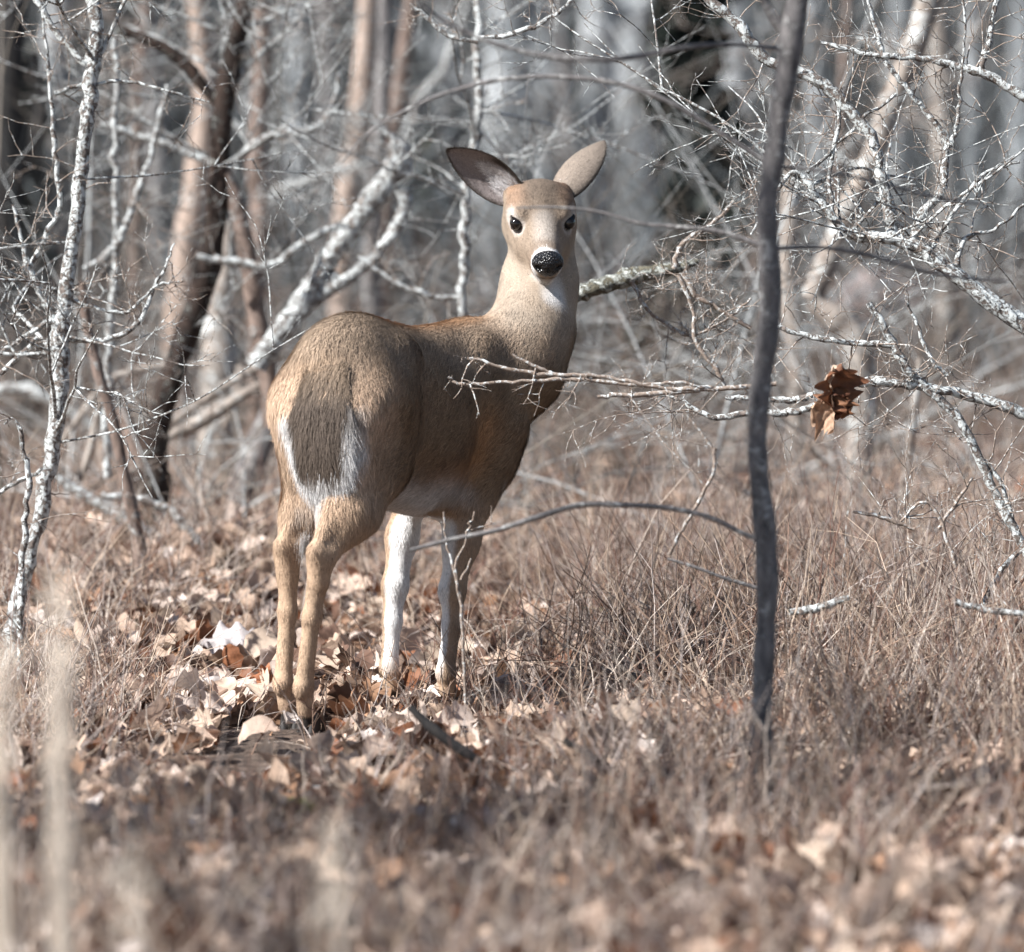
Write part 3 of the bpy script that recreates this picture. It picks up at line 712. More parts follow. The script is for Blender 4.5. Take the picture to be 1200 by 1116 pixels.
for (px, w0, w1, d, lean, mat, lab) in BG:
    yb = 150 + FPX * (CAM_H - float(terrain((px - 600) * d / FPX, d))) / d
    pts = [(px + lean * 1.2 + 4 * rng.normal(), -60, w0), (px + lean * .6 + 4 * rng.normal(), 80, w0 * 1.03), (px + 3 * rng.normal(), 220, (w0 + w1) / 2), (px - lean * .3, yb - 20, w1), (px - lean * .4, yb, w1 * 1.25)]
    limbs = []
    for _ in range(3):
        yy = rng.uniform(-20, 200); sgn = rng.choice([-1, 1]); ln = rng.uniform(50, 160)
        limbs.append(([(px + lean * .4, yy + 30, w0 * .32), (px + sgn * ln * .5, yy, w0 * .24), (px + sgn * ln, yy - rng.uniform(10, 90), w0 * .12)], 2, dict(tl=(0.3, 1.0), tr=0.005)))
    tree('background_tree', lab, 'tree', d, mat, pts, limbs, group='blurred trees of the wood behind the deer', sides=10, knob=0.04)

# two trees just outside the left side of the view, whose trunks and boughs shade the foreground
def shade_tree(x, y, w, h, label):
    z = float(terrain(x, y)); root = empty('tree', (x, y, z)); tag(root, label, 'tree')
    t = np.linspace(0, 1, 12); c = np.stack([0.15 * np.sin(t * 3), 0.1 * np.sin(t * 4), -0.1 + t * h], 1)
    V, F, _ = tubes([(c, w * (1 - 0.75 * t))], 12, knob=0.04); link('trunk', mesh_np('trunk', V, F), M_DARK, root)
    for _ in range(16):
        i = rng.integers(2, 11); a = rng.uniform(0, 6.28); L = rng.uniform(0.8, 2.2)
        lines = []; spray(c[i], (math.cos(a), math.sin(a), 0.6), L, w * 0.28 * (1.1 - t[i]), 2, lines, (4, 7), 0.25)
        V, F, _ = tubes(lines, 5); link('branch', mesh_np('branch', V, F), M_DARK, root)
shade_tree(-3.5, 6.75, 0.17, 7.0, 'dark-barked tree off the left side that throws its shade across the foreground')

# ---------------- dark evergreens filling the black gaps
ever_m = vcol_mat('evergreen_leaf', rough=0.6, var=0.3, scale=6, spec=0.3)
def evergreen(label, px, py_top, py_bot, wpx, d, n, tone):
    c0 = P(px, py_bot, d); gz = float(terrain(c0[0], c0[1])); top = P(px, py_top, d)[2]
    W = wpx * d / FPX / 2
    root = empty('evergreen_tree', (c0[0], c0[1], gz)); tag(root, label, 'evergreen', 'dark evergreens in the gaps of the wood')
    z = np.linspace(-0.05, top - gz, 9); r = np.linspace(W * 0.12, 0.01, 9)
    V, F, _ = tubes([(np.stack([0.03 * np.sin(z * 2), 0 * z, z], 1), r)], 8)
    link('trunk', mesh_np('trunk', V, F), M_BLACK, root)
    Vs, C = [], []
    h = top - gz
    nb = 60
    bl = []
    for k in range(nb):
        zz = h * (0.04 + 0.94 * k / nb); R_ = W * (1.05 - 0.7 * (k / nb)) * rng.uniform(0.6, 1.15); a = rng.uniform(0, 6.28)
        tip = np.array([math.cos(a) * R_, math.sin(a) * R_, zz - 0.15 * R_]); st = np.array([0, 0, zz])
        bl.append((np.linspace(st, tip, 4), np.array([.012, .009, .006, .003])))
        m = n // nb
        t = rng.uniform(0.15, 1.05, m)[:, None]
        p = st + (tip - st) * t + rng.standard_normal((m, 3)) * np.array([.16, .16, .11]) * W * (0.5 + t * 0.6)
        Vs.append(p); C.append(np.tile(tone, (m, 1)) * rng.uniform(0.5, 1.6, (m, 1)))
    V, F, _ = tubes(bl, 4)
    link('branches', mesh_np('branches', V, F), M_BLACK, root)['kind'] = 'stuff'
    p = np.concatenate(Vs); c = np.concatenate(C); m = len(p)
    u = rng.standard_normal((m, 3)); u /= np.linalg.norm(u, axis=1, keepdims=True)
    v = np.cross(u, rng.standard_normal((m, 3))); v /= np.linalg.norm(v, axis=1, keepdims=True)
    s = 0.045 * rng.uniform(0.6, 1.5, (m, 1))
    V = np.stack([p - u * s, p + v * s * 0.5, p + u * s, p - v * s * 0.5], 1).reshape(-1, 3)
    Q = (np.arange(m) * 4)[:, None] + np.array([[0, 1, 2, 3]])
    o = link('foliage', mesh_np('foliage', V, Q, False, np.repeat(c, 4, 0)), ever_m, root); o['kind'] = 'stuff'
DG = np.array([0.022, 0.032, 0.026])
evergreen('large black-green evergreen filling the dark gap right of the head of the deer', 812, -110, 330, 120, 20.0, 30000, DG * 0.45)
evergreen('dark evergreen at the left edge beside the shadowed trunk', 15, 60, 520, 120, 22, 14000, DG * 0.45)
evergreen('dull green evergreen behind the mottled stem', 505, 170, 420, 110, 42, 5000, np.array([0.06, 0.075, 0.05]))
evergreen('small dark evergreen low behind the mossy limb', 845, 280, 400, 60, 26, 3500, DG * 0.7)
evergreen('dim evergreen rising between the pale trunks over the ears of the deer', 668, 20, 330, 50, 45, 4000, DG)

# a stand of the same evergreens added unseen left of the view: it keeps the wood behind in shade
def stand_tree(x, y, h, W, label):
    z0 = float(terrain(x, y)); root = empty('evergreen_tree', (x, y, z0)); tag(root, label, 'evergreen', 'unseen evergreen stand added off the left side to shade the wood')
    V, F, _ = tubes([(np.array([[0, 0, -0.1], [0.05, 0, h * .5], [0, 0, h]]), np.array([0.14, 0.09, 0.02]))], 8)
    link('trunk', mesh_np('trunk', V, F), M_BLACK, root)
    m = 2600; zz = rng.random(m) ** 0.9; a = rng.uniform(0, 6.28, m); R_ = W * (1.05 - zz) * rng.random(m) ** 0.5
    p = np.stack([np.cos(a) * R_, np.sin(a) * R_, 0.4 + zz * (h - 0.4)], 1)
    u = rng.standard_normal((m, 3)); u /= np.linalg.norm(u, axis=1, keepdims=True)
    v = np.cross(u, rng.standard_normal((m, 3))); v /= np.linalg.norm(v, axis=1, keepdims=True); s = 0.13 * rng.uniform(0.6, 1.5, (m, 1))
    V = np.stack([p - u * s, p + v * s * 0.6, p + u * s, p - v * s * 0.6], 1).reshape(-1, 3)
    o = link('foliage', mesh_np('foliage', V, (np.arange(m) * 4)[:, None] + np.array([[0, 1, 2, 3]]), False, np.repeat(np.tile(DG, (m, 1)) * rng.uniform(.5, 1.6, (m, 1)), 4, 0)), ever_m, root); o['kind'] = 'stuff'
STAND = [(-7.0, 20.5, 7, 1.2, 'smallest evergreen of the stand, nearest to the deer'), (-8.0, 23.5, 8, 1.6, 'second evergreen of the stand, just beyond the smallest'),
 (-7.5, 27, 9, 1.6, 'evergreen of the stand that comes closest to the edge of the view'), (-9.0, 31, 9.5, 1.8, 'evergreen standing in the middle of the front row'),
 (-9.5, 35.5, 10, 1.9, 'evergreen at the far end of the front row'), (-12, 27, 10, 1.9, 'evergreen set back alone behind the front row'),
 (-11.5, 41, 11, 2.0, 'tall evergreen first of the far group'), (-13, 47, 11, 2.0, 'tall evergreen in the middle of the far group'), (-14.5, 55, 12, 2.2, 'tallest and farthest evergreen of the stand')]
for (x, y, h, W, lab) in STAND: stand_tree(x, y, h, W, lab)

# ================================================================ the deer
PHI = R(30)                                   # heading: away from the camera, 30 degrees to the right
DEER_O = np.array([-0.338, 10.12, 0.0])
DEER_O[2] = float(terrain(-0.5, 10.05)) - 0.005
_fw = np.array([math.sin(PHI), math.cos(PHI), 0]); _lf = np.array([-math.cos(PHI), math.sin(PHI), 0]); _up = np.array([0, 0, 1.0])
def w2l(p):
    q = np.asarray(p) - DEER_O
    return np.stack([q @ _fw, q @ _lf, q[..., 2]], axis=-1)
def l2w(p):
    p = np.asarray(p)
    return DEER_O + p[..., :1] * _fw + p[..., 1:2] * _lf + p[..., 2:3] * _up
deer = empty('deer', tuple(DEER_O), math.atan2(_fw[1], _fw[0]))
tag(deer, 'white-tailed doe standing with her back to us and looking round over her shoulder', 'deer')

# head frame: origin between the eyes
HC = w2l(P(635, 262, 10.62))
def dirl(v):
    v = np.asarray(v, float); return np.array([v @ _fw, v @ _lf, v[2]])
HF = nrm(dirl(nrm(np.array([0.085, -0.84, -0.53]))))          # along the nose
_side_w = nrm(np.array([1.0, 0.10, 0.015]))                   # towards the viewer's right
HS = dirl(_side_w); HS = nrm(HS - HF * HS.dot(HF))
HU = np.cross(HS, HF); HU = HU if HU[2] > 0 else -HU
def H(a, b, c): return HC + HF * a + HS * b + HU * c

prims = []      # (kind, params, k)
def cone(a, b, ra, rb, k=0.03): prims.append(('c', np.array(a, float), np.array(b, float), ra, rb, k))
def ell(c, r, k=0.05, rot=None): prims.append(('e', np.array(c, float), np.array(r, float), rot, 0, k))
def chain(pts, rads, k=0.03):
    for i in range(len(pts) - 1): cone(pts[i], pts[i + 1], rads[i], rads[i + 1], k)
def roty(a):   # pitch about Y
    c, s = math.cos(a), math.sin(a); return np.array([[c, 0, s], [0, 1, 0], [-s, 0, c]])

# trunk
ell((0.005, 0, 0.685), (0.145, 0.108, 0.170), 0.04)
ell((-0.01, 0.046, 0.66), (0.115, 0.076, 0.15), 0.05)
ell((-0.015, -0.038, 0.66), (0.110, 0.070, 0.15), 0.05)
ell((0.03, 0, 0.79), (0.15, 0.07, 0.065), 0.06)
ell((0.22, -0.004, 0.632), (0.25, 0.128, 0.178), 0.08)
ell((0.40, 0, 0.636), (0.22, 0.130, 0.190), 0.06)
ell((0.50, 0, 0.675), (0.115, 0.104, 0.160), 0.06)
ell((0.48, 0, 0.766), (0.16, 0.055, 0.055), 0.05)
ell((0.20, 0, 0.778), (0.22, 0.06, 0.045), 0.05)
for s in (1, -1):
    ell((0.43, s * 0.082, 0.66), (0.095, 0.048, 0.15), 0.05)
    ell((0.45, s * 0.085, 0.555), (0.055, 0.042, 0.07), 0.04)
# neck: bends towards the deer's right and up
NECK = [np.array((0.50, 0.0, 0.70)), w2l(P(606, 430, 10.57)), w2l(P(624, 385, 10.62)), w2l(P(632, 335, 10.68)), w2l(P(636, 285, 10.72))]
chain(NECK, [0.105, 0.094, 0.083, 0.076, 0.069], 0.05)
# head
ell(H(-0.048, 0, 0.000), (0.066, 0.066, 0.060), 0.03)
for s in (1, -1): ell(H(-0.035, s * 0.022, 0.002), (0.052, 0.052, 0.050), 0.03)
ell(H(-0.080, 0, -0.02), (0.060, 0.060, 0.055), 0.04)
ell(H(-0.056, 0, 0.014), (0.052, 0.052, 0.046), 0.03)
cone(H(-0.01, 0, -0.008), H(0.120, 0, -0.018), 0.052, 0.030, 0.03)
cone(H(-0.03, 0, -0.055), H(0.112, 0, -0.044), 0.045, 0.021, 0.03)
ell(H(0.134, 0, -0.022), (0.030, 0.030, 0.026), 0.015)
for s in (1, -1):
    cone(H(-0.035, s * 0.050, 0.026), H(0.002, s * 0.052, 0.024), 0.020, 0.012, 0.02)
    cone(H(-0.05, s * 0.038, -0.045), H(0.03, s * 0.030, -0.042), 0.040, 0.027, 0.03)
    cone(H(-0.085, s * 0.042, 0.008), H(-0.096, s * 0.056, 0.014), 0.026, 0.019, 0.03)
cone(H(0.04, 0, -0.054), H(0.130, 0, -0.053), 0.024, 0.0155, 0.015)
for s in (1, -1):
    cone(H(0.012, s * 0.046, -0.018), H(0.085, s * 0.026, -0.022), 0.012, 0.008, 0.012)
    cone(H(-0.02, s * 0.036, 0.044), H(0.012, s * 0.046, 0.030), 0.012, 0.010, 0.014)
# hind legs
def zw(px, py, d): return w2l(P(px, py, d))
HR = dict(hip=(-0.015, -0.048, 0.68), stifle=(-0.015, -0.062, 0.560), mid=(-0.085, -0.058, 0.465), hock=(-0.175, -0.040, 0.375),
          can=(-0.172, -0.014, 0.25), fet=(-0.17, 0.008, 0.105), pas=(-0.155, 0.012, 0.060), hoof=(-0.142, 0.016, 0.02))
HL = dict(hip=(0.01, 0.066, 0.68), stifle=(0.075, 0.095, 0.545), mid=(-0.02, 0.085, 0.455), hock=(-0.105, 0.086, 0.375),
          can=(-0.11, 0.085, 0.25), fet=(-0.13, 0.084, 0.105), pas=(-0.118, 0.082, 0.060), hoof=(-0.105, 0.080, 0.02))
for L in (HR, HL):
    chain([L['hip'], L['stifle']], [0.088, 0.060], 0.08)
    L2 = np.array(L['hip']) * 0.5 + np.array(L['mid']) * 0.5
    cone(np.array(L['hip']) + [-0.05, 0, -0.03], np.array(L['mid']) + [-0.02, 0, 0.02], 0.095, 0.052, 0.05)
    chain([L['stifle'], L['mid'], L['hock']], [0.066, 0.050, 0.027], 0.05)
    cone(np.array(L['mid']) + [-0.035, 0, 0.05], np.array(L['hock']) + [-0.028, 0, 0.016], 0.020, 0.010, 0.018)   # heel cord
    cone(np.array(L['hock']) + [-0.026, 0, 0.014], np.array(L['hock']) + [-0.006, 0, -0.05], 0.015, 0.015, 0.015)
    chain([L['hock'], L['can'], L['fet']], [0.026, 0.0175, 0.019], 0.02)
    chain([L['fet'], L['pas'], L['hoof']], [0.021, 0.017, 0.019], 0.012)
    cone(np.array(L['fet']) + [-0.014, 0, 0.0], np.array(L['fet']) + [-0.018, 0, -0.012], 0.010, 0.008, 0.01)
# fore legs
FR = dict(sh=(0.45, -0.070, 0.60), el=(0.392, -0.064, 0.475), fa=(0.358, -0.058, 0.37), kn=(0.330, -0.052, 0.265),
          can=(0.325, -0.054, 0.19), fet=(0.305, -0.050, 0.09), pas=(0.315, -0.050, 0.05), hoof=(0.330, -0.050, 0.02))
FL = dict(sh=(0.46, 0.080, 0.60), el=(0.41, 0.100, 0.475), fa=(0.38, 0.104, 0.37), kn=(0.350, 0.104, 0.265),
          can=(0.338, 0.104, 0.19), fet=(0.325, 0.104, 0.09), pas=(0.333, 0.104, 0.05), hoof=(0.345, 0.104, 0.02))
for L in (FR, FL):
    chain([L['sh'], L['el'], L['fa'], L['kn']], [0.068, 0.050 if L is FR else 0.042, 0.035 if L is FR else 0.030, 0.026], 0.035)
    chain([L['kn'], L['can'], L['fet']], [0.027, 0.0185, 0.020], 0.02)
    chain([L['fet'], L['pas'], L['hoof']], [0.020, 0.017, 0.019], 0.012)
ell((0.36, 0, 0.50), (0.2, 0.08, 0.07), 0.06)
# hip bones, shoulder blades, and the hollows before the thigh and behind the shoulder
for s in (1, -1):
    ell((0.075, s * 0.080, 0.785), (0.035, 0.020, 0.020), 0.05)
    cone((0.52, s * 0.060, 0.775), (0.47, s * 0.108, 0.62), 0.028, 0.030, 0.05)
def hollow(c, r, k=0.05): prims.append(('e', np.array(c, float), np.array(r, float), None, 'hollow', k))
for s in (1, -1):
    hollow((0.150, s * 0.182, 0.640), (0.040, 0.034, 0.120), 0.07)
    hollow((0.130, s * 0.150, 0.500), (0.050, 0.040, 0.060), 0.06)
    hollow((0.345, s * 0.170, 0.580), (0.030, 0.032, 0.110), 0.06)
    hollow((0.335, s * 0.150, 0.480), (0.035, 0.035, 0.05), 0.06)
    hollow((-0.060, s * 0.168, 0.560), (0.060, 0.034, 0.10), 0.06)

# signed distance on a grid, smooth union, then a net of quads through it
GH = 0.0055
lo = np.array([-0.32, -0.34, -0.02]); hi = np.array([0.85, 0.22, 1.20])
dim = np.ceil((hi - lo) / GH).astype(int) + 1
ax = [lo[i] + np.arange(dim[i]) * GH for i in range(3)]
SD = np.full(dim, 0.30, np.float32)
for kind, a, b, c, d, k in prims:
    if kind == 'c': mn = np.minimum(a - c, b - d); mx = np.maximum(a + c, b + d)
    else: mn = a - b.max(); mx = a + b.max()
    pad = k + 0.03
    i0 = np.clip(((mn - pad - lo) / GH).astype(int), 0, dim - 2); i1 = np.clip(((mx + pad - lo) / GH).astype(int) + 2, 1, dim)
    X, Y, Z = np.meshgrid(ax[0][i0[0]:i1[0]], ax[1][i0[1]:i1[1]], ax[2][i0[2]:i1[2]], indexing='ij')
    Q = np.stack([X, Y, Z], -1)
    if kind == 'c':
        ab = b - a; t = np.clip(((Q - a) @ ab) / (ab @ ab), 0, 1)
        dist = np.linalg.norm(Q - a - t[..., None] * ab, axis=-1) - (c + (d - c) * t)
    else:
        q = (Q - a) / b; k0 = np.linalg.norm(q, axis=-1); k1 = np.linalg.norm(q / b, axis=-1) + 1e-6
        dist = k0 * (k0 - 1) / k1
    sub = SD[i0[0]:i1[0], i0[1]:i1[1], i0[2]:i1[2]]
    if d == 'hollow':
        h = np.maximum(k - np.abs(sub + dist), 0) / k
        sub[...] = np.maximum(sub, -dist) + h * h * k * 0.25
        continue
    h = np.maximum(k - np.abs(sub - dist), 0) / k
    sub[...] = np.minimum(sub, dist) - h * h * k * 0.25

def surface_net(S, lo, h):
    ins = S < 0
    nx, ny, nz = S.shape
    acc = np.zeros((nx - 1, ny - 1, nz - 1, 3), np.float32); cnt = np.zeros((nx - 1, ny - 1, nz - 1), np.float32)
    offs = [(0, 0), (1, 0), (0, 1), (1, 1)]
    for axn in range(3):
        o1, o2 = [i for i in range(3) if i != axn]
        for (u, v) in offs:
            s0 = [None] * 3; s1 = [None] * 3
            s0[axn] = slice(0, S.shape[axn] - 1); s1[axn] = slice(1, None)
            for oo, w in ((o1, u), (o2, v)):
                s0[oo] = slice(w, S.shape[oo] - 1 + w); s1[oo] = s0[oo]
            A = S[tuple(s0)]; B = S[tuple(s1)]
            cr = (A < 0) != (B < 0)
            t = np.where(cr, A / (A - B + 1e-12 * (A == B)), 0)
            acc[..., axn] += t; acc[..., o1] += u * cr; acc[..., o2] += v * cr
            cnt += cr
    act = cnt > 0
    idx = np.full(act.shape, -1, np.int64); idx[act] = np.arange(act.sum())
    ijk = np.argwhere(act)
    V = lo + (ijk + acc[act] / cnt[act][:, None]) * h
    quads = []
    for axn in range(3):
        o1, o2 = (axn + 1) % 3, (axn + 2) % 3
        s0 = [slice(None)] * 3; s1 = [slice(None)] * 3
        s0[axn] = slice(0, -1); s1[axn] = slice(1, None)
        cr = ins[tuple(s0)] != ins[tuple(s1)]
        e = np.argwhere(cr)
        e = e[(e[:, o1] > 0) & (e[:, o2] > 0) & (e[:, o1] < S.shape[o1] - 1) & (e[:, o2] < S.shape[o2] - 1)]
        d1 = np.zeros(3, int); d1[o1] = 1; d2 = np.zeros(3, int); d2[o2] = 1
        q = np.stack([idx[tuple((e - d1 - d2).T)], idx[tuple((e - d2).T)], idx[tuple(e.T)], idx[tuple((e - d1).T)]], 1)
        flip = ~ins[tuple(e.T)]
        q[flip] = q[flip][:, ::-1]
        quads.append(q)
    return V, np.concatenate(quads)

BV, BQ = surface_net(SD, lo, GH)
# relax once or twice so that the net does not show
for _ in range(3):
    s = np.zeros_like(BV); c = np.zeros(len(BV))
    for a_, b_ in ((0, 1), (1, 2), (2, 3), (3, 0)):
        for p_, q_ in ((a_, b_), (b_, a_)):
            np.add.at(s, BQ[:, p_], BV[BQ[:, q_]]); np.add.at(c, BQ[:, p_], 1)
    BV = BV * 0.5 + 0.5 * s / np.maximum(c, 1)[:, None]
fn = np.cross(BV[BQ[:, 2]] - BV[BQ[:, 0]], BV[BQ[:, 3]] - BV[BQ[:, 1]])
BN = np.zeros_like(BV)
for k_ in range(4): np.add.at(BN, BQ[:, k_], fn)
BN /= np.linalg.norm(BN, axis=1, keepdims=True) + 1e-12

def sstep(a, b, x):
    t = np.clip((x - a) / (b - a), 0, 1); return t * t * (3 - 2 * t)
def wob(p, f, seed=0):
    r_ = np.random.default_rng(seed); v = 0
    for i in range(5):
        k = r_.standard_normal(3) * f * (1.6 ** i) ; v = v + np.sin(p @ k + r_.uniform(0, 6)) / (1.4 ** i)
    return v / 2.4
def near(p, pts, r, soft=0.02):
    """1 within r of the polyline pts"""
    best = np.full(len(p), 9.0)
    for a, b in zip(pts[:-1], pts[1:]):
        a = np.array(a, float); b = np.array(b, float); ab = b - a
        t = np.clip(((p - a) @ ab) / (ab @ ab), 0, 1)
        best = np.minimum(best, np.linalg.norm(p - a - t[:, None] * ab, axis=1))
    return 1 - sstep(r - soft, r + soft, best)

C_BACK = np.array([0.30, 0.225, 0.165]); C_SIDE = np.array([0.265, 0.178, 0.112]); C_RUMP = np.array([0.50, 0.36, 0.26])
C_RED = np.array([0.38, 0.20, 0.095]); C_WHITE = np.array([0.66, 0.645, 0.64]); C_DARK = np.array([0.07, 0.05, 0.04])
C_LEG = np.array([0.42, 0.295, 0.205]); C_NECK = np.array([0.30, 0.245, 0.195])

def coat(p, n):
    """the coat's own colours over the animal, p and n in its local frame"""
    def mix(c, d, w): return c * (1 - w[:, None]) + d * w[:, None]
    z = p[:, 2]; x = p[:, 0]; y = p[:, 1]
    c = np.tile(C_SIDE, (len(p), 1))
    j = wob(p, 14, 3) * 0.03
    c = mix(c, C_BACK, sstep(0.70, 0.80, z + j) * (x < 0.62))
    c = mix(c, C_RED * 0.95, near(p, [(0.12, 0, 0.86), (0.50, 0, 0.86), (0.56, -0.02, 0.86)], 0.045, 0.03) * 0.7)
    c = mix(c, C_RUMP, sstep(0.02, -0.12, x + j) * sstep(0.84, 0.70, z))
    c = mix(c, C_LEG, sstep(0.56, 0.44, z + j) * (1 - sstep(0.1, 0.2, x) * sstep(0.42, 0.46, z)))
    c = mix(c, C_RED, near(p, [(0.22, -0.12, 0.50), (0.31, -0.12, 0.53), (0.35, -0.12, 0.62)], 0.045, 0.05) * 0.9)
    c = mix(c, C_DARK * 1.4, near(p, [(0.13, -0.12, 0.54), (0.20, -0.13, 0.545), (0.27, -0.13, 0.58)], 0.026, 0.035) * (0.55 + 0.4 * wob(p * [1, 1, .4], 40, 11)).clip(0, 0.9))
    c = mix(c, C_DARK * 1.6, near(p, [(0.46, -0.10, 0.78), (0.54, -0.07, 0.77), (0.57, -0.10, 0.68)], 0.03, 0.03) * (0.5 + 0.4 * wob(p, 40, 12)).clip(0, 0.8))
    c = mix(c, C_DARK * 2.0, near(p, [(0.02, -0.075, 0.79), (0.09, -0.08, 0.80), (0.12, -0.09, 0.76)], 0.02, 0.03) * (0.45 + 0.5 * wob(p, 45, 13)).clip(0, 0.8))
    # neck and head
    nk = sstep(0.70, 0.93, z + 2 * j) * sstep(0.44, 0.54, x + 0.5 * j)
    c = mix(c, C_NECK, nk)
    # white belly, widened and brightened for ground bounce; inside of legs
    c = mix(c, C_WHITE * 0.92, sstep(-0.25, -0.65, n[:, 2] + j) * sstep(0.56, 0.50, z) * sstep(0.02, 0.10, x) * sstep(0.46, 0.42, x) * (np.abs(y) < 0.13) * (z > 0.38))
    c = mix(c, C_WHITE * 0.8, near(p, [(0.08, -0.12, 0.455), (0.20, -0.12, 0.455), (0.31, -0.11, 0.455)], 0.045, 0.03) * 0.85)  # white carried up the flank for light reflected off the ground
    inn = np.clip(-np.sign(y) * n[:, 1], 0, 1)
    lat = np.sign(y) * n[:, 1]                      # +1 on the outer side of either leg
    c = mix(c, C_WHITE, sstep(0.25, -0.10, lat + 0.5 * n[:, 0]) * (x > 0.25) * sstep(0.50, 0.45, z + j) * sstep(0.07, 0.13, z))
    c = mix(c, C_LEG * 0.8, sstep(0.0, 0.4, lat) * (x > 0.25) * sstep(0.50, 0.44, z))
    c = mix(c, C_WHITE * 0.85, sstep(0.2, 0.7, inn) * (x < 0.2) * sstep(0.42, 0.50, z) * sstep(0.60, 0.54, z))
    # rump patch each side of the tail, tarsal tuft
    c = mix(c, C_WHITE * 0.95, near(p, [(-0.14, 0.060, 0.65), (-0.15, 0.055, 0.60), (-0.13, 0.04, 0.55)], 0.024, 0.012))
    c = mix(c, C_WHITE * 0.95, np.maximum(near(p, [(-0.12, -0.100, 0.68), (-0.125, -0.098, 0.60)], 0.018, 0.010), near(p, [(-0.125, -0.095, 0.60), (-0.12, -0.070, 0.54), (-0.11, -0.035, 0.50)], 0.024, 0.012)))
    # head frame
    q = p - HC; a = q @ HF; b = q @ HS; u = q @ HU
    hd = 1 - (1 - near(p, [H(-0.07, 0, 0.01), H(0.04, 0, 0.0)], 0.088, 0.022)) * (1 - near(p, [H(0.04, 0, -0.015), H(0.14, 0, -0.02)], 0.055, 0.014))
    hc = np.tile(np.array([0.25, 0.195, 0.15]), (len(p), 1))
    jj = wob(p, 40, 9) * 0.006
    hc = mix(hc, C_RED * 0.45 + 0.06, sstep(0.012, 0.036, u + jj) * sstep(0.02, -0.02, a) * sstep(0.015, 0.035, np.abs(b)))
    hc = mix(hc, np.array([0.13, 0.10, 0.078]), sstep(0.012, 0.040, u + jj * 2) * sstep(0.060, -0.03, a + jj * 3) * sstep(0.065, 0.02, np.abs(b)))
    hc = mix(hc, np.array([0.36, 0.325, 0.295]), near(p, [H(0.035, 0, 0.035), H(0.09, 0, 0.012)], 0.022, 0.014) * 0.7)
    hc = mix(hc, np.array([0.20, 0.15, 0.115]), sstep(0.080, 0.100, a + jj) * sstep(0.124, 0.112, a + jj) * 0.65)
    for s in (1, -1):
        hc = mix(hc, np.array([0.48, 0.44, 0.41]), near(p, [H(-0.004, s * 0.060, 0.014), H(0.016, s * 0.056, 0.006)], 0.024, 0.006) * 0.85)
        hc = mix(hc, C_DARK * 0.8, near(p, [H(0.008, s * 0.058, 0.012), H(0.018, s * 0.052, 0.006)], 0.0145, 0.003) * 0.9)
    hc = mix(hc, C_WHITE * 0.9, sstep(0.112, 0.122, a + jj) * sstep(0.155, 0.140, a))
    hc = mix(hc, C_WHITE * 0.95, sstep(-0.058, -0.068, u + jj + 0.05 * np.maximum(a, 0)) * sstep(-0.02, 0.02, a) * sstep(0.035, 0.022, np.abs(b)))
    for s in (1, -1): hc = mix(hc, C_DARK, near(p, [H(0.160, 0.0, -0.042), H(0.142, s * 0.020, -0.044), H(0.105, s * 0.034, -0.046)], 0.0035, 0.002) * 0.85)
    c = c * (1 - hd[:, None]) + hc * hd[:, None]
    # throat patch
    c = mix(c, C_WHITE * 0.95, near(p, [H(0.00, 0.000, -0.085), w2l(P(645, 355, 10.58))], 0.030, 0.012) * 0.85)
    # hooves
    c = mix(c, np.array([0.035, 0.03, 0.028]), sstep(0.046, 0.036, z))
    v = 1 + 0.15 * wob(p * [1, 1, 0.5], 12, 1) + 0.15 * wob(p * [1, 1, 0.55], 50, 2)
    return np.clip(c * v[:, None], 0.01, 0.9)

fur_skin = vcol_mat('deer_skin', rough=0.9, var=0.22, scale=260, spec=0.15, bump=0.4)
fur_hair = vcol_mat('deer_hair', rough=0.75, var=0.18, scale=120, spec=0.2)
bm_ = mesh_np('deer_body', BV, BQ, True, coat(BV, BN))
body = link('body', bm_, fur_skin, deer)

def strands(pos, nor, flow, length, width, color, lift=0.22, jit=0.25, curl=0.0):
    """short flat hairs: root, belly, tip; the flat side looks along the skin's normal"""
    n = len(pos)
    g = flow - nor * np.sum(flow * nor, 1, keepdims=True)
    g += rng.standard_normal((n, 3)) * jit
    g -= nor * np.sum(g * nor, 1, keepdims=True)
    g /= np.linalg.norm(g, axis=1, keepdims=True) + 1e-9
    L = (length * rng.uniform(0.7, 1.25, n))[:, None]
    lf_ = (lift * rng.uniform(0.5, 1.6, n))[:, None]
    d1 = g + nor * lf_
    p0 = pos - nor * 0.0015
    p1 = p0 + d1 * L * 0.5
    p2 = p1 + (g + nor * lf_ * 0.25) * L * 0.5
    w = np.cross(g, nor); w /= np.linalg.norm(w, axis=1, keepdims=True) + 1e-9
    hw = (width * rng.uniform(0.7, 1.2, n))[:, None] * 0.5
    V = np.stack([p0 - w * hw, p0 + w * hw, p1 + w * hw * 0.9, p1 - w * hw * 0.9, p2], 1).reshape(-1, 3)
    b = (np.arange(n) * 5)[:, None]
    Q = b + np.array([[0, 1, 2, 3]]); T = b + np.array([[3, 2, 4]])
    tone = rng.normal(1.0, 0.24, n)[:, None]
    c0 = color * tone * 0.88; c1 = color * tone * 1.0; c2 = color * tone * rng.choice([0.8, 1.25], n)[:, None]
    C = np.stack([c0, c0, c1, c1, c2], 1).reshape(-1, 3)
    return V, Q, T, np.clip(C, 0.008, 0.92)

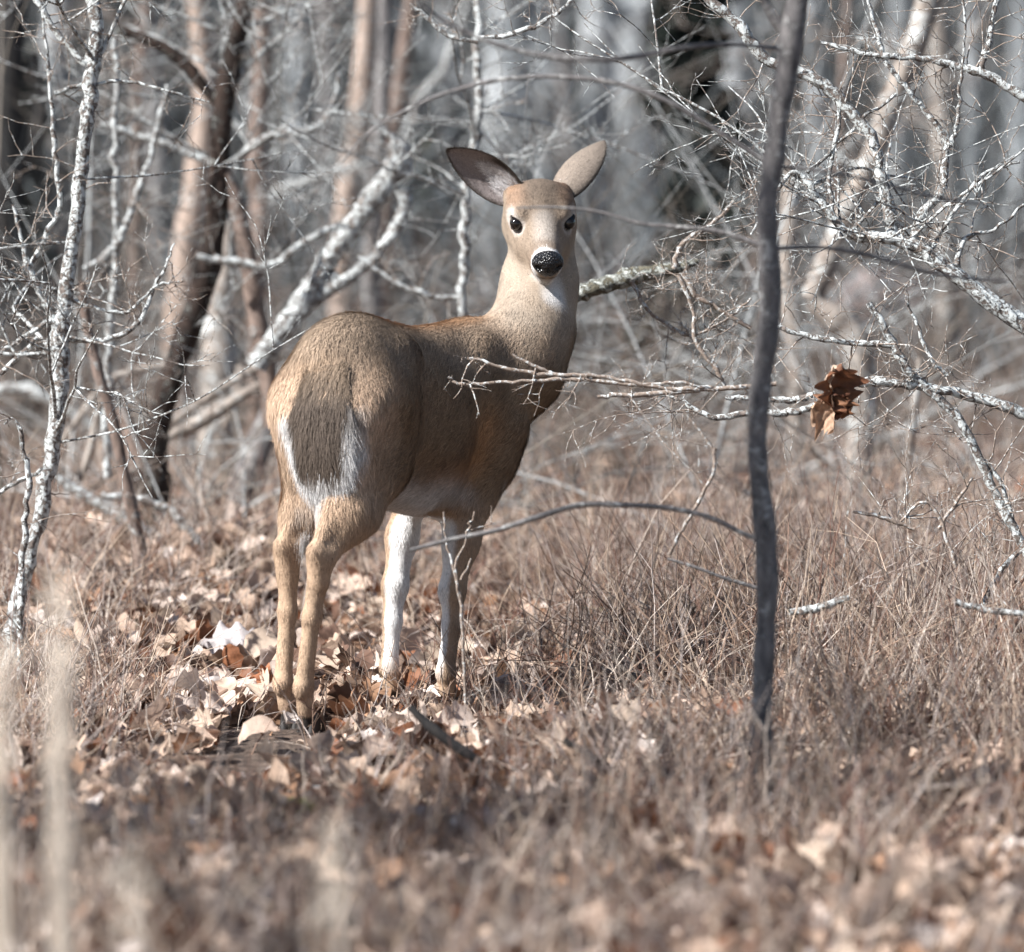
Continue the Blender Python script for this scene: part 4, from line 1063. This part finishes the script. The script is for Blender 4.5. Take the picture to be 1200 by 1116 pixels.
def flow_at(p):
    """which way the coat lies"""
    f = np.zeros_like(p)
    f[:, 0] = -0.8; f[:, 2] = -0.55
    rear = sstep(0.0, -0.14, p[:, 0])
    f[:, 0] += rear * 0.7; f[:, 2] -= rear * 0.6
    leg = sstep(0.5, 0.42, p[:, 2]); f[:, 0] *= 1 - 0.9 * leg; f[:, 2] -= leg
    nk = sstep(0.80, 0.90, p[:, 2]) * (p[:, 0] > 0.45); f[:, 0] *= 1 - nk; f[:, 2] -= nk * 1.0
    q = p - HC; hd = sstep(0.16, 0.12, np.linalg.norm(q, axis=1))[:, None]
    return f * (1 - hd) - HF[None, :] * hd + HU[None, :] * 0.15 * hd

def scatter(V, Q, N, count, wfun=None):
    A = np.linalg.norm(np.cross(V[Q[:, 2]] - V[Q[:, 0]], V[Q[:, 3]] - V[Q[:, 1]]), axis=1)
    if wfun is not None: A = A * wfun(V[Q].mean(1))
    i = rng.choice(len(Q), count, p=A / A.sum())
    u = rng.random((count, 2)); q = Q[i]
    f = lambda W: ((W[q[:, 0]] * (1 - u[:, :1]) + W[q[:, 1]] * u[:, :1]) * (1 - u[:, 1:]) + (W[q[:, 3]] * (1 - u[:, :1]) + W[q[:, 2]] * u[:, :1]) * u[:, 1:])
    n = f(N); n /= np.linalg.norm(n, axis=1, keepdims=True) + 1e-9
    return f(V), n

# only the haired skin above the hooves; shorter on legs and face
fp, fnn = scatter(BV, BQ, BN, 260000, lambda c: (c[:, 2] > 0.05) * (1 + 1.2 * (np.linalg.norm(c - H(0.03, 0, 0), axis=1) < 0.16)))
ln = 0.026 * np.ones(len(fp))
ln = ln * (1 - 0.55 * sstep(0.50, 0.38, fp[:, 2]))
dh = np.linalg.norm(fp - H(0.04, 0, -0.01), axis=1)
ln = ln * (0.36 + 0.64 * sstep(0.11, 0.34, dh))
a_ = (fp - HC) @ HF
keep = np.linalg.norm(fp - H(0.152, 0, -0.012), axis=1) > 0.034
for s in (1, -1): keep &= np.linalg.norm(fp - H(0.014, s * 0.060, 0.010), axis=1) > 0.019
fp, fnn, ln = fp[keep], fnn[keep], ln[keep]
V, Q, T, C = strands(fp, fnn, flow_at(fp), ln * 1.1, 0.0012, coat(fp, fnn), lift=0.20, jit=0.28)
fur = link('coat_hair', mesh_np('coat_hair', V, [Q, T], False, C), fur_hair, body)
tag(fur, kind='stuff')

# eyes, nose
def ball(name, centre, rad, mat, parent, rot=None, seg=16):
    vs, fs = [], []
    for i in range(seg + 1):
        th = math.pi * i / seg
        for j in range(seg * 2):
            ph = math.pi * j / seg
            v = np.array([math.sin(th) * math.cos(ph), math.sin(th) * math.sin(ph), math.cos(th)]) * rad
            vs.append(v)
    W = seg * 2
    for i in range(seg):
        for j in range(W):
            fs.append((i * W + j, (i + 1) * W + j, (i + 1) * W + (j + 1) % W, i * W + (j + 1) % W))
    vs = np.array(vs)
    if rot is not None: vs = vs @ np.array(rot)
    me = mesh_np(name, vs + centre, np.array(fs))
    return link(name, me, mat, parent)
eye_m = plain('eye', (0.008, 0.006, 0.005), 0.08, 0.5, 0.0)
frame = np.stack([HF, HS, HU]); lid_m = plain('lid', (0.03, 0.022, 0.018), 0.7)
for s in (1, -1):
    ball('eye', H(0.013, s * 0.0575, 0.011), np.array([0.0185, 0.0145, 0.0155]), eye_m, deer, frame)
    arc = np.array([H(0.008 + 0.019 * t, s * (0.0690 - 0.008 * t * t), 0.0235 - 0.014 * t * t) for t in np.linspace(-1, 1, 9)])
    arc2 = np.array([H(0.010 + 0.018 * t, s * (0.0680 - 0.008 * t * t), -0.0035 + 0.010 * t * t) for t in np.linspace(-1, 1, 9)])
    v1, f1, _ = tubes([(arc, np.full(9, 0.0024)), (arc2, np.full(9, 0.0018))], 6)
    link('eyelid', mesh_np('eyelid', v1, f1), lid_m, deer)

nose_m, nt_, b_ = mat_new('nose')
g_ = nt_.nodes.new('ShaderNodeNewGeometry')
vv = nt_.nodes.new('ShaderNodeTexVoronoi'); vv.inputs['Scale'].default_value = 230
nt_.links.new(g_.outputs['Position'], vv.inputs['Vector'])
bp_ = nt_.nodes.new('ShaderNodeBump'); bp_.inputs['Strength'].default_value = 0.7; bp_.inputs['Distance'].default_value = 0.005
nt_.links.new(vv.outputs[0], bp_.inputs['Height']); nt_.links.new(bp_.outputs[0], b_.inputs['Normal'])
b_.inputs['Base Color'].default_value = (0.010, 0.010, 0.012, 1); b_.inputs['Roughness'].default_value = 0.3
b_.inputs['Specular IOR Level'].default_value = 0.5
# nose pad: rounded shield, wider at the top, pinched for the nostrils
vs, fs = [], []
NU, NVv = 40, 24
for i in range(NVv + 1):
    th = math.pi * i / NVv
    for j in range(NU):
        ph = 2 * math.pi * j / NU
        d = np.array([math.cos(th), math.sin(th) * math.cos(ph), math.sin(th) * math.sin(ph)])  # a,b,u
        r_b = 0.0350 * (1 + 0.10 * d[2]) ; r_u = 0.0310; r_a = 0.024
        v = np.array([d[0] * r_a, d[1] * r_b * (1 - 0.25 * max(-d[2], 0)), d[2] * r_u])
        for s in (1, -1):       # nostril hollows
            dd = (d[1] - s * 0.60) ** 2 + (d[2] + 0.10 - 0.15 * abs(d[1])) ** 2
            if d[0] > 0: v[0] -= 0.012 * math.exp(-dd / 0.035)
        if d[0] > 0: v[0] -= 0.003 * math.exp(-(d[1] / 0.07) ** 2) * (d[2] < 0.1)
        vs.append(H(0.144 + v[0], v[1], -0.010 + v[2]))
for i in range(NVv):
    for j in range(NU):
        fs.append((i * NU + j, i * NU + (j + 1) % NU, (i + 1) * NU + (j + 1) % NU, (i + 1) * NU + j))
link('nose', mesh_np('nose', np.array(vs), np.array(fs)), nose_m, deer)

# ears
def make_ear(base, tip, inside, W, label, cup=0.75, white=True):
    """base, tip in the local frame; `inside` is the way the hollow looks"""
    axis = tip - base; L = np.linalg.norm(axis); axis = axis / L
    nrm_in = nrm(inside - axis * inside.dot(axis)); side = np.cross(axis, nrm_in)
    nt, ns = 28, 17
    def ear_pt(t, s, off=0.0):
        w = W * (0.42 * (1 - t) ** 2 + 1.0 * math.sin(math.pi * (t * 0.965) ** 0.95) ** 0.74) * (1 - t ** 14) ** 0.5
        w = max(w, 0.0015)
        ang = s * (cup * (1.5 - 0.85 * t))
        R_ = w / max(math.sin(min(cup * (1.5 - 0.85 * t), 1.45)), 0.25)
        p = base + axis * (t * L) + side * (math.sin(ang) * R_) + nrm_in * ((1 - math.cos(ang)) * R_ - 0.012 * math.sin(math.pi * t))
        p = p - axis * 0.010 * s * s * (1 - t) + nrm_in * 0.02 * t * t
        return p - nrm_in * off
    th = 0.0022
    tu = 1 - (1 - np.linspace(0, 1, nt)) ** 1.5
    vi = np.array([[ear_pt(t, s) for s in np.linspace(-1, 1, ns)] for t in tu])
    vo = np.array([[ear_pt(t, s * 1.0, th) for s in np.linspace(-1, 1, ns)] for t in tu])
    V = np.vstack([vi.reshape(-1, 3), vo.reshape(-1, 3)]); O = nt * ns
    fs = []
    for i in range(nt - 1):
        for j in range(ns - 1):
            a = i * ns + j
            fs.append((a, a + 1, a + ns + 1, a + ns)); fs.append((O + a, O + a + ns, O + a + ns + 1, O + a + 1))
        for j, fl in ((0, 0), (ns - 1, 1)):
            a = i * ns + j; q = (a, a + ns, O + a + ns, O + a); fs.append(q if not fl else q[::-1])
    for j in range(ns - 1):
        a = (nt - 1) * ns + j; fs.append((a, a + 1, O + a + 1, O + a))
    T_, S_ = np.meshgrid(tu, np.linspace(-1, 1, ns), indexing='ij')
    T_, S_ = T_.ravel(), S_.ravel()
    def cin(t, s):
        c = np.tile([0.22, 0.19, 0.185], (len(t), 1))
        wz = sstep(0.85, 0.40, np.abs(t - 0.20) * 1.6 + np.abs(s - 0.12) * 1.0)
        c = c * (1 - wz[:, None]) + np.array([0.68, 0.66, 0.67]) * wz[:, None]
        rim = np.maximum(sstep(0.80, 0.97, np.maximum(np.abs(s), t ** 3)), sstep(0.52, 0.68, s) * sstep(0.62, 0.45, t))  # dark rim, plus the fold's shaded back painted near the base
        return c * (1 - rim[:, None]) + np.array([0.05, 0.04, 0.035]) * rim[:, None]
    def cout(t, s):
        c = np.tile([0.25, 0.205, 0.17], (len(t), 1))
        rim = sstep(0.82, 0.98, np.maximum(np.abs(s), t ** 3))
        c = c * (1 - 0.15 * t[:, None])
        return c * (1 - rim[:, None]) + np.array([0.05, 0.04, 0.035]) * rim[:, None]
    C = np.vstack([cin(T_, S_), cout(T_, S_)])
    ear = link('ear', mesh_np('ear', V, np.array(fs), True, C), fur_skin, deer)
    if label: ear['label'] = label
    # hair: short outside, long white tufts inside
    n = 9000
    t = rng.random(n) ** 0.9 * 0.98; s = rng.uniform(-1, 1, n)
    ti = (1 - (1 - t) ** (1 / 1.5)) * (nt - 1); si = (s + 1) / 2 * (ns - 1); i0 = ti.astype(int); j0 = np.minimum(si.astype(int), ns - 2); i0 = np.minimum(i0, nt - 2)
    fu = (ti - i0)[:, None]; fv = (si - j0)[:, None]
    def samp(G): return (G[i0, j0] * (1 - fv) + G[i0, j0 + 1] * fv) * (1 - fu) + (G[i0 + 1, j0] * (1 - fv) + G[i0 + 1, j0 + 1] * fv) * fu
    po = samp(vo)
    du = samp(np.roll(vo, -1, 0)) * 0
    no = np.cross(vo[i0 + 1, j0] - vo[i0, j0], vo[i0, j0 + 1] - vo[i0, j0]); no /= np.linalg.norm(no, axis=1, keepdims=True) + 1e-9
    sgn = np.sign(np.sum(no * -nrm_in, axis=1))[:, None]; sgn[sgn == 0] = 1; no = no * sgn
    V1, Q1, T1, C1 = strands(po, no, np.tile(axis, (n, 1)), np.full(n, 0.009), 0.0009, cout(t, s), 0.25, 0.3)
    m = 7000
    sel = rng.random(n) < 0.8
    pi_ = samp(vi)[sel]; ni = -no[sel]; tt, ss = t[sel], s[sel]
    ci = cin(tt, ss); wl = np.where(ci[:, 0] > 0.45, 0.026, 0.010) * (1 - 0.4 * tt)
    fl = np.tile(axis, (len(pi_), 1)) - side * (ss[:, None] * 0.8)
    V2, Q2, T2, C2 = strands(pi_, ni, fl, wl, 0.0009, ci, 0.35, 0.35)
    h = link('ear_hair', mesh_np('ear_hair', np.vstack([V1, V2]), [np.vstack([Q1, Q2 + len(V1)]), np.vstack([T1, T2 + len(V1)])], False, np.vstack([C1, C2])), fur_hair, ear)
    h['kind'] = 'stuff'
make_ear(H(-0.084, -0.044, 0.020), w2l(P(527, 172, 10.66)), dirl((-0.50, -0.85, -0.12)), 0.044, 'ear turned towards us, white fur inside')
make_ear(H(-0.088, 0.044, 0.022), w2l(P(705, 158, 10.80)), dirl((0.48, 0.85, -0.1)), 0.042, 'ear seen from its grey-brown back')

# tail: hangs down the rump, brown on top with a long white fringe
TP = np.array([(-0.020, -0.015, 0.800), (-0.105, -0.024, 0.768), (-0.145, -0.028, 0.69), (-0.160, -0.032, 0.62), (-0.158, -0.034, 0.56), (-0.150, -0.034, 0.515)])
tl = catmull(TP, 6); nT = len(tl)
tw = np.interp(np.linspace(0, 1, nT), [0, 0.15, 0.4, 0.7, 0.9, 1], [0.012, 0.040, 0.068, 0.060, 0.034, 0.006])
vs = []; NS = 20
for i in range(nT):
    tg = nrm(tl[min(i + 1, nT - 1)] - tl[max(i - 1, 0)]); sd = np.array([0, 1.0, 0]); bk = np.cross(sd, tg); bk = bk if bk[0] < 0 else -bk
    for j in range(NS):
        a = 2 * math.pi * j / NS
        vs.append(tl[i] + sd * math.cos(a) * tw[i] + bk * math.sin(a) * tw[i] * 0.28)
vs = np.array(vs)
fs = [(i * NS + j, i * NS + (j + 1) % NS, (i + 1) * NS + (j + 1) % NS, (i + 1) * NS + j) for i in range(nT - 1) for j in range(NS)]
ang = np.tile(np.linspace(0, 2 * math.pi, NS, endpoint=False), nT); tt = np.repeat(np.linspace(0, 1, nT), NS)
def tailcol(t, a):
    c = np.tile([0.36, 0.27, 0.195], (len(t), 1)); back = np.sin(a)
    dk = sstep(0.04, 0.40, t)[:, None]; c = c * (1 - dk) + np.array([0.092, 0.070, 0.056]) * dk
    lft = (np.cos(a) > 0); w = np.where(lft, sstep(0.30, 0.14, back) * sstep(0.40, 0.55, t), sstep(0.52, 0.36, back) * sstep(0.30, 0.62, t))[:, None]; c = c * (1 - w) + C_WHITE * w
    w = sstep(0.76, 0.90, t)[:, None]; return c * (1 - w) + C_WHITE * w
tail = link('tail', mesh_np('tail', vs, np.array(fs), True, tailcol(tt, ang)), fur_skin, deer)
tail['label'] = 'hanging brown tail with a white fringe'
n = 26000
t = rng.random(n); a = rng.uniform(0, 2 * math.pi, n)
ii = t * (nT - 1); i0 = np.minimum(ii.astype(int), nT - 2); f = (ii - i0)[:, None]
cc = tl[i0] * (1 - f) + tl[i0 + 1] * f; ww = np.interp(t, np.linspace(0, 1, nT), tw)[:, None]
tg = tl[i0 + 1] - tl[i0]; tg /= np.linalg.norm(tg, axis=1, keepdims=True)
sd = np.tile([0, 1.0, 0], (n, 1)); bk = np.cross(sd, tg); bk *= np.where(bk[:, :1] < 0, 1, -1)
no = sd * (np.cos(a) * 0.4)[:, None] + bk * (np.where(np.sin(a) > -0.2, np.abs(np.sin(a)) + 0.45, np.sin(a)))[:, None]; no /= np.linalg.norm(no, axis=1, keepdims=True)
pos = cc + sd * (np.cos(a)[:, None] * ww) + bk * (np.sin(a)[:, None] * ww * 0.28)
fl = tg + sd * (np.cos(a)[:, None] * 0.12)
V, Q, T, C = strands(pos, no, fl, np.where(np.sin(a) > 0.25, 0.045, 0.06), 0.0012, tailcol(t, a), 0.18, 0.16)
th_ = link('tail_hair', mesh_np('tail_hair', V, [Q, T], False, C), fur_hair, tail); th_['kind'] = 'stuff'
# tuft of the hock gland inside the right hock, rump fringe
def tuft(centre, nor, fl, n, spread, length, color, name, parent):
    p = centre + rng.standard_normal((n, 3)) * spread
    V, Q, T, C = strands(p, np.tile(nrm(np.array(nor, float)), (n, 1)), np.tile(np.array(fl, float), (n, 1)), np.full(n, length), 0.0012, np.tile(color, (n, 1)), 0.1, 0.12)
    o = link(name, mesh_np(name, V, [Q, T], False, C), fur_hair, parent); o['kind'] = 'stuff'; return o
tuft(np.array(HR['hock']) + [-0.015, 0.030, 0.03], (-0.6, 0.8, 0), (0, 0.1, -1), 500, np.array([0.007, 0.007, 0.012]), 0.026, C_WHITE, 'hock_tuft', body)
tuft(np.array([-0.16, -0.03, 0.535]), (-1, -0.2, -0.2), (0, 0, -1), 350, np.array([0.010, 0.022, 0.014]), 0.030, C_WHITE * 0.85, 'rump_fringe', body)
# cloven hooves
hoof_m = plain('hoof_horn', (0.03, 0.026, 0.024), 0.45, 0.5)
for L in (HR, HL, FR, FL):
    h0 = np.array(L['hoof'])
    vs, fs = [], []
    for s in (1, -1):
        b0 = len(vs)
        for zz, xs, ys in ((0.048, 0.020, 0.011), (0.022, 0.030, 0.013), (-0.012, 0.038, 0.0145)):
            for j in range(10):
                an = 2 * math.pi * j / 10
                vs.append((h0[0] + 0.010 + math.cos(an) * xs * (1.25 if math.cos(an) > 0 else 0.8), h0[1] + s * 0.0135 + math.sin(an) * ys * (1 - 0.45 * max(math.cos(an), 0)), zz))
        for i in range(2):
            for j in range(10): fs.append((b0 + i * 10 + j, b0 + i * 10 + (j + 1) % 10, b0 + (i + 1) * 10 + (j + 1) % 10, b0 + (i + 1) * 10 + j))
    link('hoof', mesh_np('hoof', np.array(vs), np.array(fs)), hoof_m, deer)

# ================================================================ single things
# curled dead leaf caught on the twigs beside the front trunk
lc = P(975, 462, 9.95)
root = empty('hanging_leaf', tuple(lc)); tag(root, 'curled ragged bunch of brown dead leaf caught on the twigs right of the front trunk', 'dead leaf')
def crumpled(seed, size, curl, col):
    r_ = np.random.default_rng(seed); n, m = 24, 11
    t = np.linspace(0, 1, n)[:, None]; s = np.linspace(-1, 1, m)[None, :]
    w = (0.33 * np.sin(math.pi * t ** 0.85) ** 0.7 + 0.012) * (1 + 0.30 * np.sin(t * math.pi * 7 + r_.uniform(-.5, .5)))
    a = curl * (t - 0.5) * 3.2; Rr = 1 / (curl * 3.2)
    fold = s * w * 1.6
    rad = Rr * (1 + 0 * s) - 0.34 * np.abs(s) ** 1.5 * w + 0.05 * np.sin(11 * t + 4 * s + r_.uniform(0, 6)) + 0.03 * np.sin(25 * t - 6 * s)
    V = np.stack([np.sin(a) * rad, fold + 0.04 * np.sin(9 * t + r_.uniform(0, 6)), Rr - np.cos(a) * rad], -1).reshape(-1, 3) * size
    q = np.array([(i * m + j, (i + 1) * m + j, (i + 1) * m + j + 1, i * m + j + 1) for i in range(n - 1) for j in range(m - 1)])
    C = np.tile(col, (len(V), 1)) * r_.normal(1, 0.14, (len(V), 1)); C[np.abs(V[:, 1]) < 0.003] *= 0.6
    return V, q, np.clip(C, 0.01, 0.8)
from mathutils import Euler
for (sd, sz, cu, cl, off, rot) in [
    (3, 0.150, 0.85, (0.17, 0.070, 0.035), (0.014, 0.0, 0.012), (1.3, 1.5, 0.3)), (5, 0.120, 1.0, (0.22, 0.10, 0.05), (0.004, -0.01, -0.030), (0.4, 1.2, 1.4)),
    (8, 0.110, 0.8, (0.44, 0.29, 0.20), (-0.014, 0.004, -0.050), (1.9, 0.5, -0.5)), (9, 0.095, 0.9, (0.50, 0.37, 0.28), (-0.016, -0.004, 0.040), (0.9, 2.0, 0.9)),
    (12, 0.10, 1.1, (0.12, 0.05, 0.03), (0.020, 0.006, -0.020), (2.4, 1.1, 0.1))]:
    V, q, C = crumpled(sd, sz, cu, cl)
    V = V @ np.array(Euler(rot).to_matrix()).T + np.array(off)
    link('leaf_blade', mesh_np('leaf_blade', V, q, True, C), leaf_m, root)
root.scale = (0.66, 0.66, 0.85)
st = np.array([[0.0, 0, 0.12], [-0.004, 0.002, 0.08], [0.0, 0, 0.04], [0.004, 0, 0.0]])
V, F, _ = tubes([(st, np.array([.001, .0013, .0016, .0012]))], 5)
link('leaf_stalk', mesh_np('leaf_stalk', V, F), M_TWIG, root)

# a few big pale leaves and stones one can point to
def big_leaf(label, px, py, size, col, yaw, curl=0.9, lift=0.03, seed=3, tilt=(0.3, 0.1)):
    d = 1.25 * FPX / (py - 150); p = P(px, py, d)
    # crumpled oak leaf: lobed outline, midrib, pleats between the side veins
    r_ = np.random.default_rng(seed); n, m = 26, 13
    t = np.linspace(0, 1, n)[:, None]; s = np.linspace(-1, 1, m)[None, :]
    w = (0.34 * np.sin(math.pi * t ** 0.85) ** 0.7 + 0.012) * (1 + 0.24 * np.sin(t * math.pi * 7 + r_.uniform(-.5, .5)))
    X = t - 0.5 + 0.10 * np.abs(s) * (1 - t); Y = s * w + 0 * t
    Z = curl * (0.09 * np.sin(t * math.pi * 7 * 1.0 + 2.2 * np.abs(s)) * np.abs(s) + 0.13 * np.abs(s) * np.cos(2.2 * s + r_.uniform(0, 2)) + 0.16 * np.sin(3.3 * t + r_.uniform(0, 6)) + 0.06 * np.sin(9 * t + 5 * s + r_.uniform(0, 6)))
    V = np.stack([X, Y, Z], -1).reshape(-1, 3); V[:, 2] -= V[:, 2].min() * 0.5
    q = np.array([(i * m + j, (i + 1) * m + j, (i + 1) * m + j + 1, i * m + j + 1) for i in range(n - 1) for j in range(m - 1)])
    C = np.tile(col, (len(V), 1)) * rng.normal(1, 0.06, (len(V), 1))
    o = link('oak_leaf', mesh_np('oak_leaf', V * size, q, True, np.clip(C, 0, 0.85)), leaf_m)
    o.location = (p[0], p[1], float(terrain(p[0], p[1])) + lift); o.rotation_euler = (tilt[0], tilt[1], yaw)
    tag(o, label, 'dead leaf'); return o
big_leaf('largest pale lilac-grey crumpled leaf lying left of the hind hooves', 270, 800, 0.15, (0.47, 0.43, 0.43), 0.2, 1.0, 0.06, 4, (0.75, 0.0))
big_leaf('smaller pale leaf just in front of the largest crumpled one', 245, 825, 0.11, (0.46, 0.41, 0.39), 1.2, 1.0, 0.04, 7, (0.5, 0.2))
big_leaf('cupped rust-brown leaf beside the left hind hoof', 310, 830, 0.11, (0.34, 0.14, 0.07), 2.0, 1.2, 0.04, 10, (0.5, -0.4))
big_leaf('broad tan leaf above the crumpled pale one', 285, 712, 0.17, (0.58, 0.43, 0.33), 0.6, 0.8, 0.06, 1, (0.7, 0.1))
big_leaf('pale pink folded leaf lying below the crumpled pair', 235, 860, 0.13, (0.48, 0.39, 0.34), -0.4, 0.9, 0.05, 8, (0.6, 0.0))
big_leaf('tan leaf standing on edge at the far side of the hind legs', 400, 700, 0.12, (0.56, 0.42, 0.32), 0.9, 0.9, 0.05, 2, (0.8, 0.3))

def stone(label, px, py, sx, sy, sz, col, mat=None, d=None, up=0.0):
    d = d or 1.25 * FPX / (py - 150); p = P(px, py, d)
    bm = __import__('bmesh').new(); __import__('bmesh').ops.create_icosphere(bm, subdivisions=3, radius=1)
    for v in bm.verts:
        q = np.array(v.co); k = 1 + 0.16 * math.sin(3.1 * q[0] + 2 * q[1]) * math.cos(2.7 * q[2] + q[0]) + 0.06 * math.sin(9 * q[0] + 7 * q[2])
        v.co = Vector((q[0] * sx * k, q[1] * sy * k, q[2] * sz * k))
    me = bpy.data.meshes.new('stone'); bm.to_mesh(me); bm.free()
    for f in me.polygons: f.use_smooth = True
    o = link('stone', me, mat or bark('stone_' + str(px), tuple(np.array(col) * 0.7), col, tuple(min(1, c * 1.2) for c in col), 0.4, 30, 0.6, 1.0))
    o.location = (p[0], p[1], float(terrain(p[0], p[1])) + sz * 0.35 + up); tag(o, label, 'stone'); return o
stone('small whitish stone half sunk in the litter below the hind hooves', 385, 945, 0.055, 0.05, 0.035, (0.62, 0.66, 0.68))
stone('long pinkish boulder on the far floor, low behind the leaning pale limb', 1035, 345, 0.30, 0.22, 0.17, (0.42, 0.33, 0.31), d=26, up=0.25)

# moss cushions
def moss(label, px, py, r):
    d = 1.25 * FPX / (py - 150); p = P(px, py, d); n = 500
    q = rng.standard_normal((n, 3)) * [r, r, 0]; q[:, 2] = 0
    lines = []
    for i in range(n):
        h = 0.018 * rng.uniform(.5, 1.2); lines.append((np.array([q[i], q[i] + [rng.normal(0, .004), rng.normal(0, .004), h * .6], q[i] + [rng.normal(0, .008), rng.normal(0, .008), h]]), np.array([.0016, .0014, .0004])))
    V, F, C = tubes(lines, 3, [np.array([0.16, 0.19, 0.04]) * rng.uniform(.6, 1.3) for _ in range(n)])
    o = link('moss_cushion', mesh_np('moss_cushion', V, F, True, C), brush_m); o.location = (p[0], p[1], float(terrain(p[0], p[1])) + 0.03)
    tag(o, label, 'moss'); return o
moss('yellow-green moss strip beside the whitish stone', 340, 966, 0.022)
moss('bright green moss tuft in the brush right of the forelegs', 690, 738, 0.014)

# tall dry grass close to the lens, soft with blur
def grass_tuft(label, px, py_top, d, wpx, n, col, group):
    x, y = (px - 600) * d / FPX, d
    z0 = float(terrain(x, y)); top = P(px, py_top, d)[2]
    root = empty('grass_tuft', (x, y, z0)); tag(root, label, 'dry grass', group)
    lines, cs = [], []
    for i in range(n):
        h = (top - z0) * rng.uniform(0.55, 1.0); sp = wpx * d / FPX
        b0 = np.array([rng.normal(0, sp * 0.22), rng.normal(0, sp * 0.3), -0.02]); lean_ = rng.normal(0, sp * 0.18)
        t = np.linspace(0, 1, 7)[:, None]
        c = b0 + np.array([lean_, rng.normal(0, 0.02), h]) * t + np.array([rng.normal(0, sp * .15), 0, 0]) * t * t
        lines.append((c, np.linspace(0.0022, 0.0009, 7))); cs.append(col * rng.uniform(0.8, 1.15))
    V, F, C = tubes(lines, 4, cs)
    link('blades', mesh_np('blades', V, F, True, C), brush_m, root)['kind'] = 'stuff'
    lines, cs = [], []
    for i in range(n * 3):          # feathery heads
        zz = (top - z0) * rng.uniform(0.72, 1.0); s = rng.normal(0, wpx * d / FPX * 0.25)
        p = np.array([s, rng.normal(0, 0.01), zz]); lines.append((np.array([p, p + [rng.normal(0, .006), 0, .015], p + [rng.normal(0, .01), 0, .03]]), np.array([.0012, .0014, .0004]))); cs.append(col * rng.uniform(0.9, 1.2))
    V, F, C = tubes(lines, 3, cs)
    link('seed_heads', mesh_np('seed_heads', V, F, True, C), brush_m, root)['kind'] = 'stuff'
STRAW = np.array([0.64, 0.56, 0.48]); GG = 'tall dry grass tufts close in front'
grass_tuft('tall pale straw tuft rising blurred near the left edge', 68, 690, 5.4, 36, 26, STRAW, GG)
grass_tuft('pale straw tuft cut off by the left side of the picture', -4, 760, 5.4, 34, 22, STRAW, GG)
grass_tuft('short blurred straw tuft at the bottom, below the hind hooves', 385, 985, 5.6, 46, 12, STRAW * 0.85, GG)
grass_tuft('low greyish tuft at the bottom between straw tufts', 150, 1010, 5.8, 60, 14, STRAW * 0.7, GG)
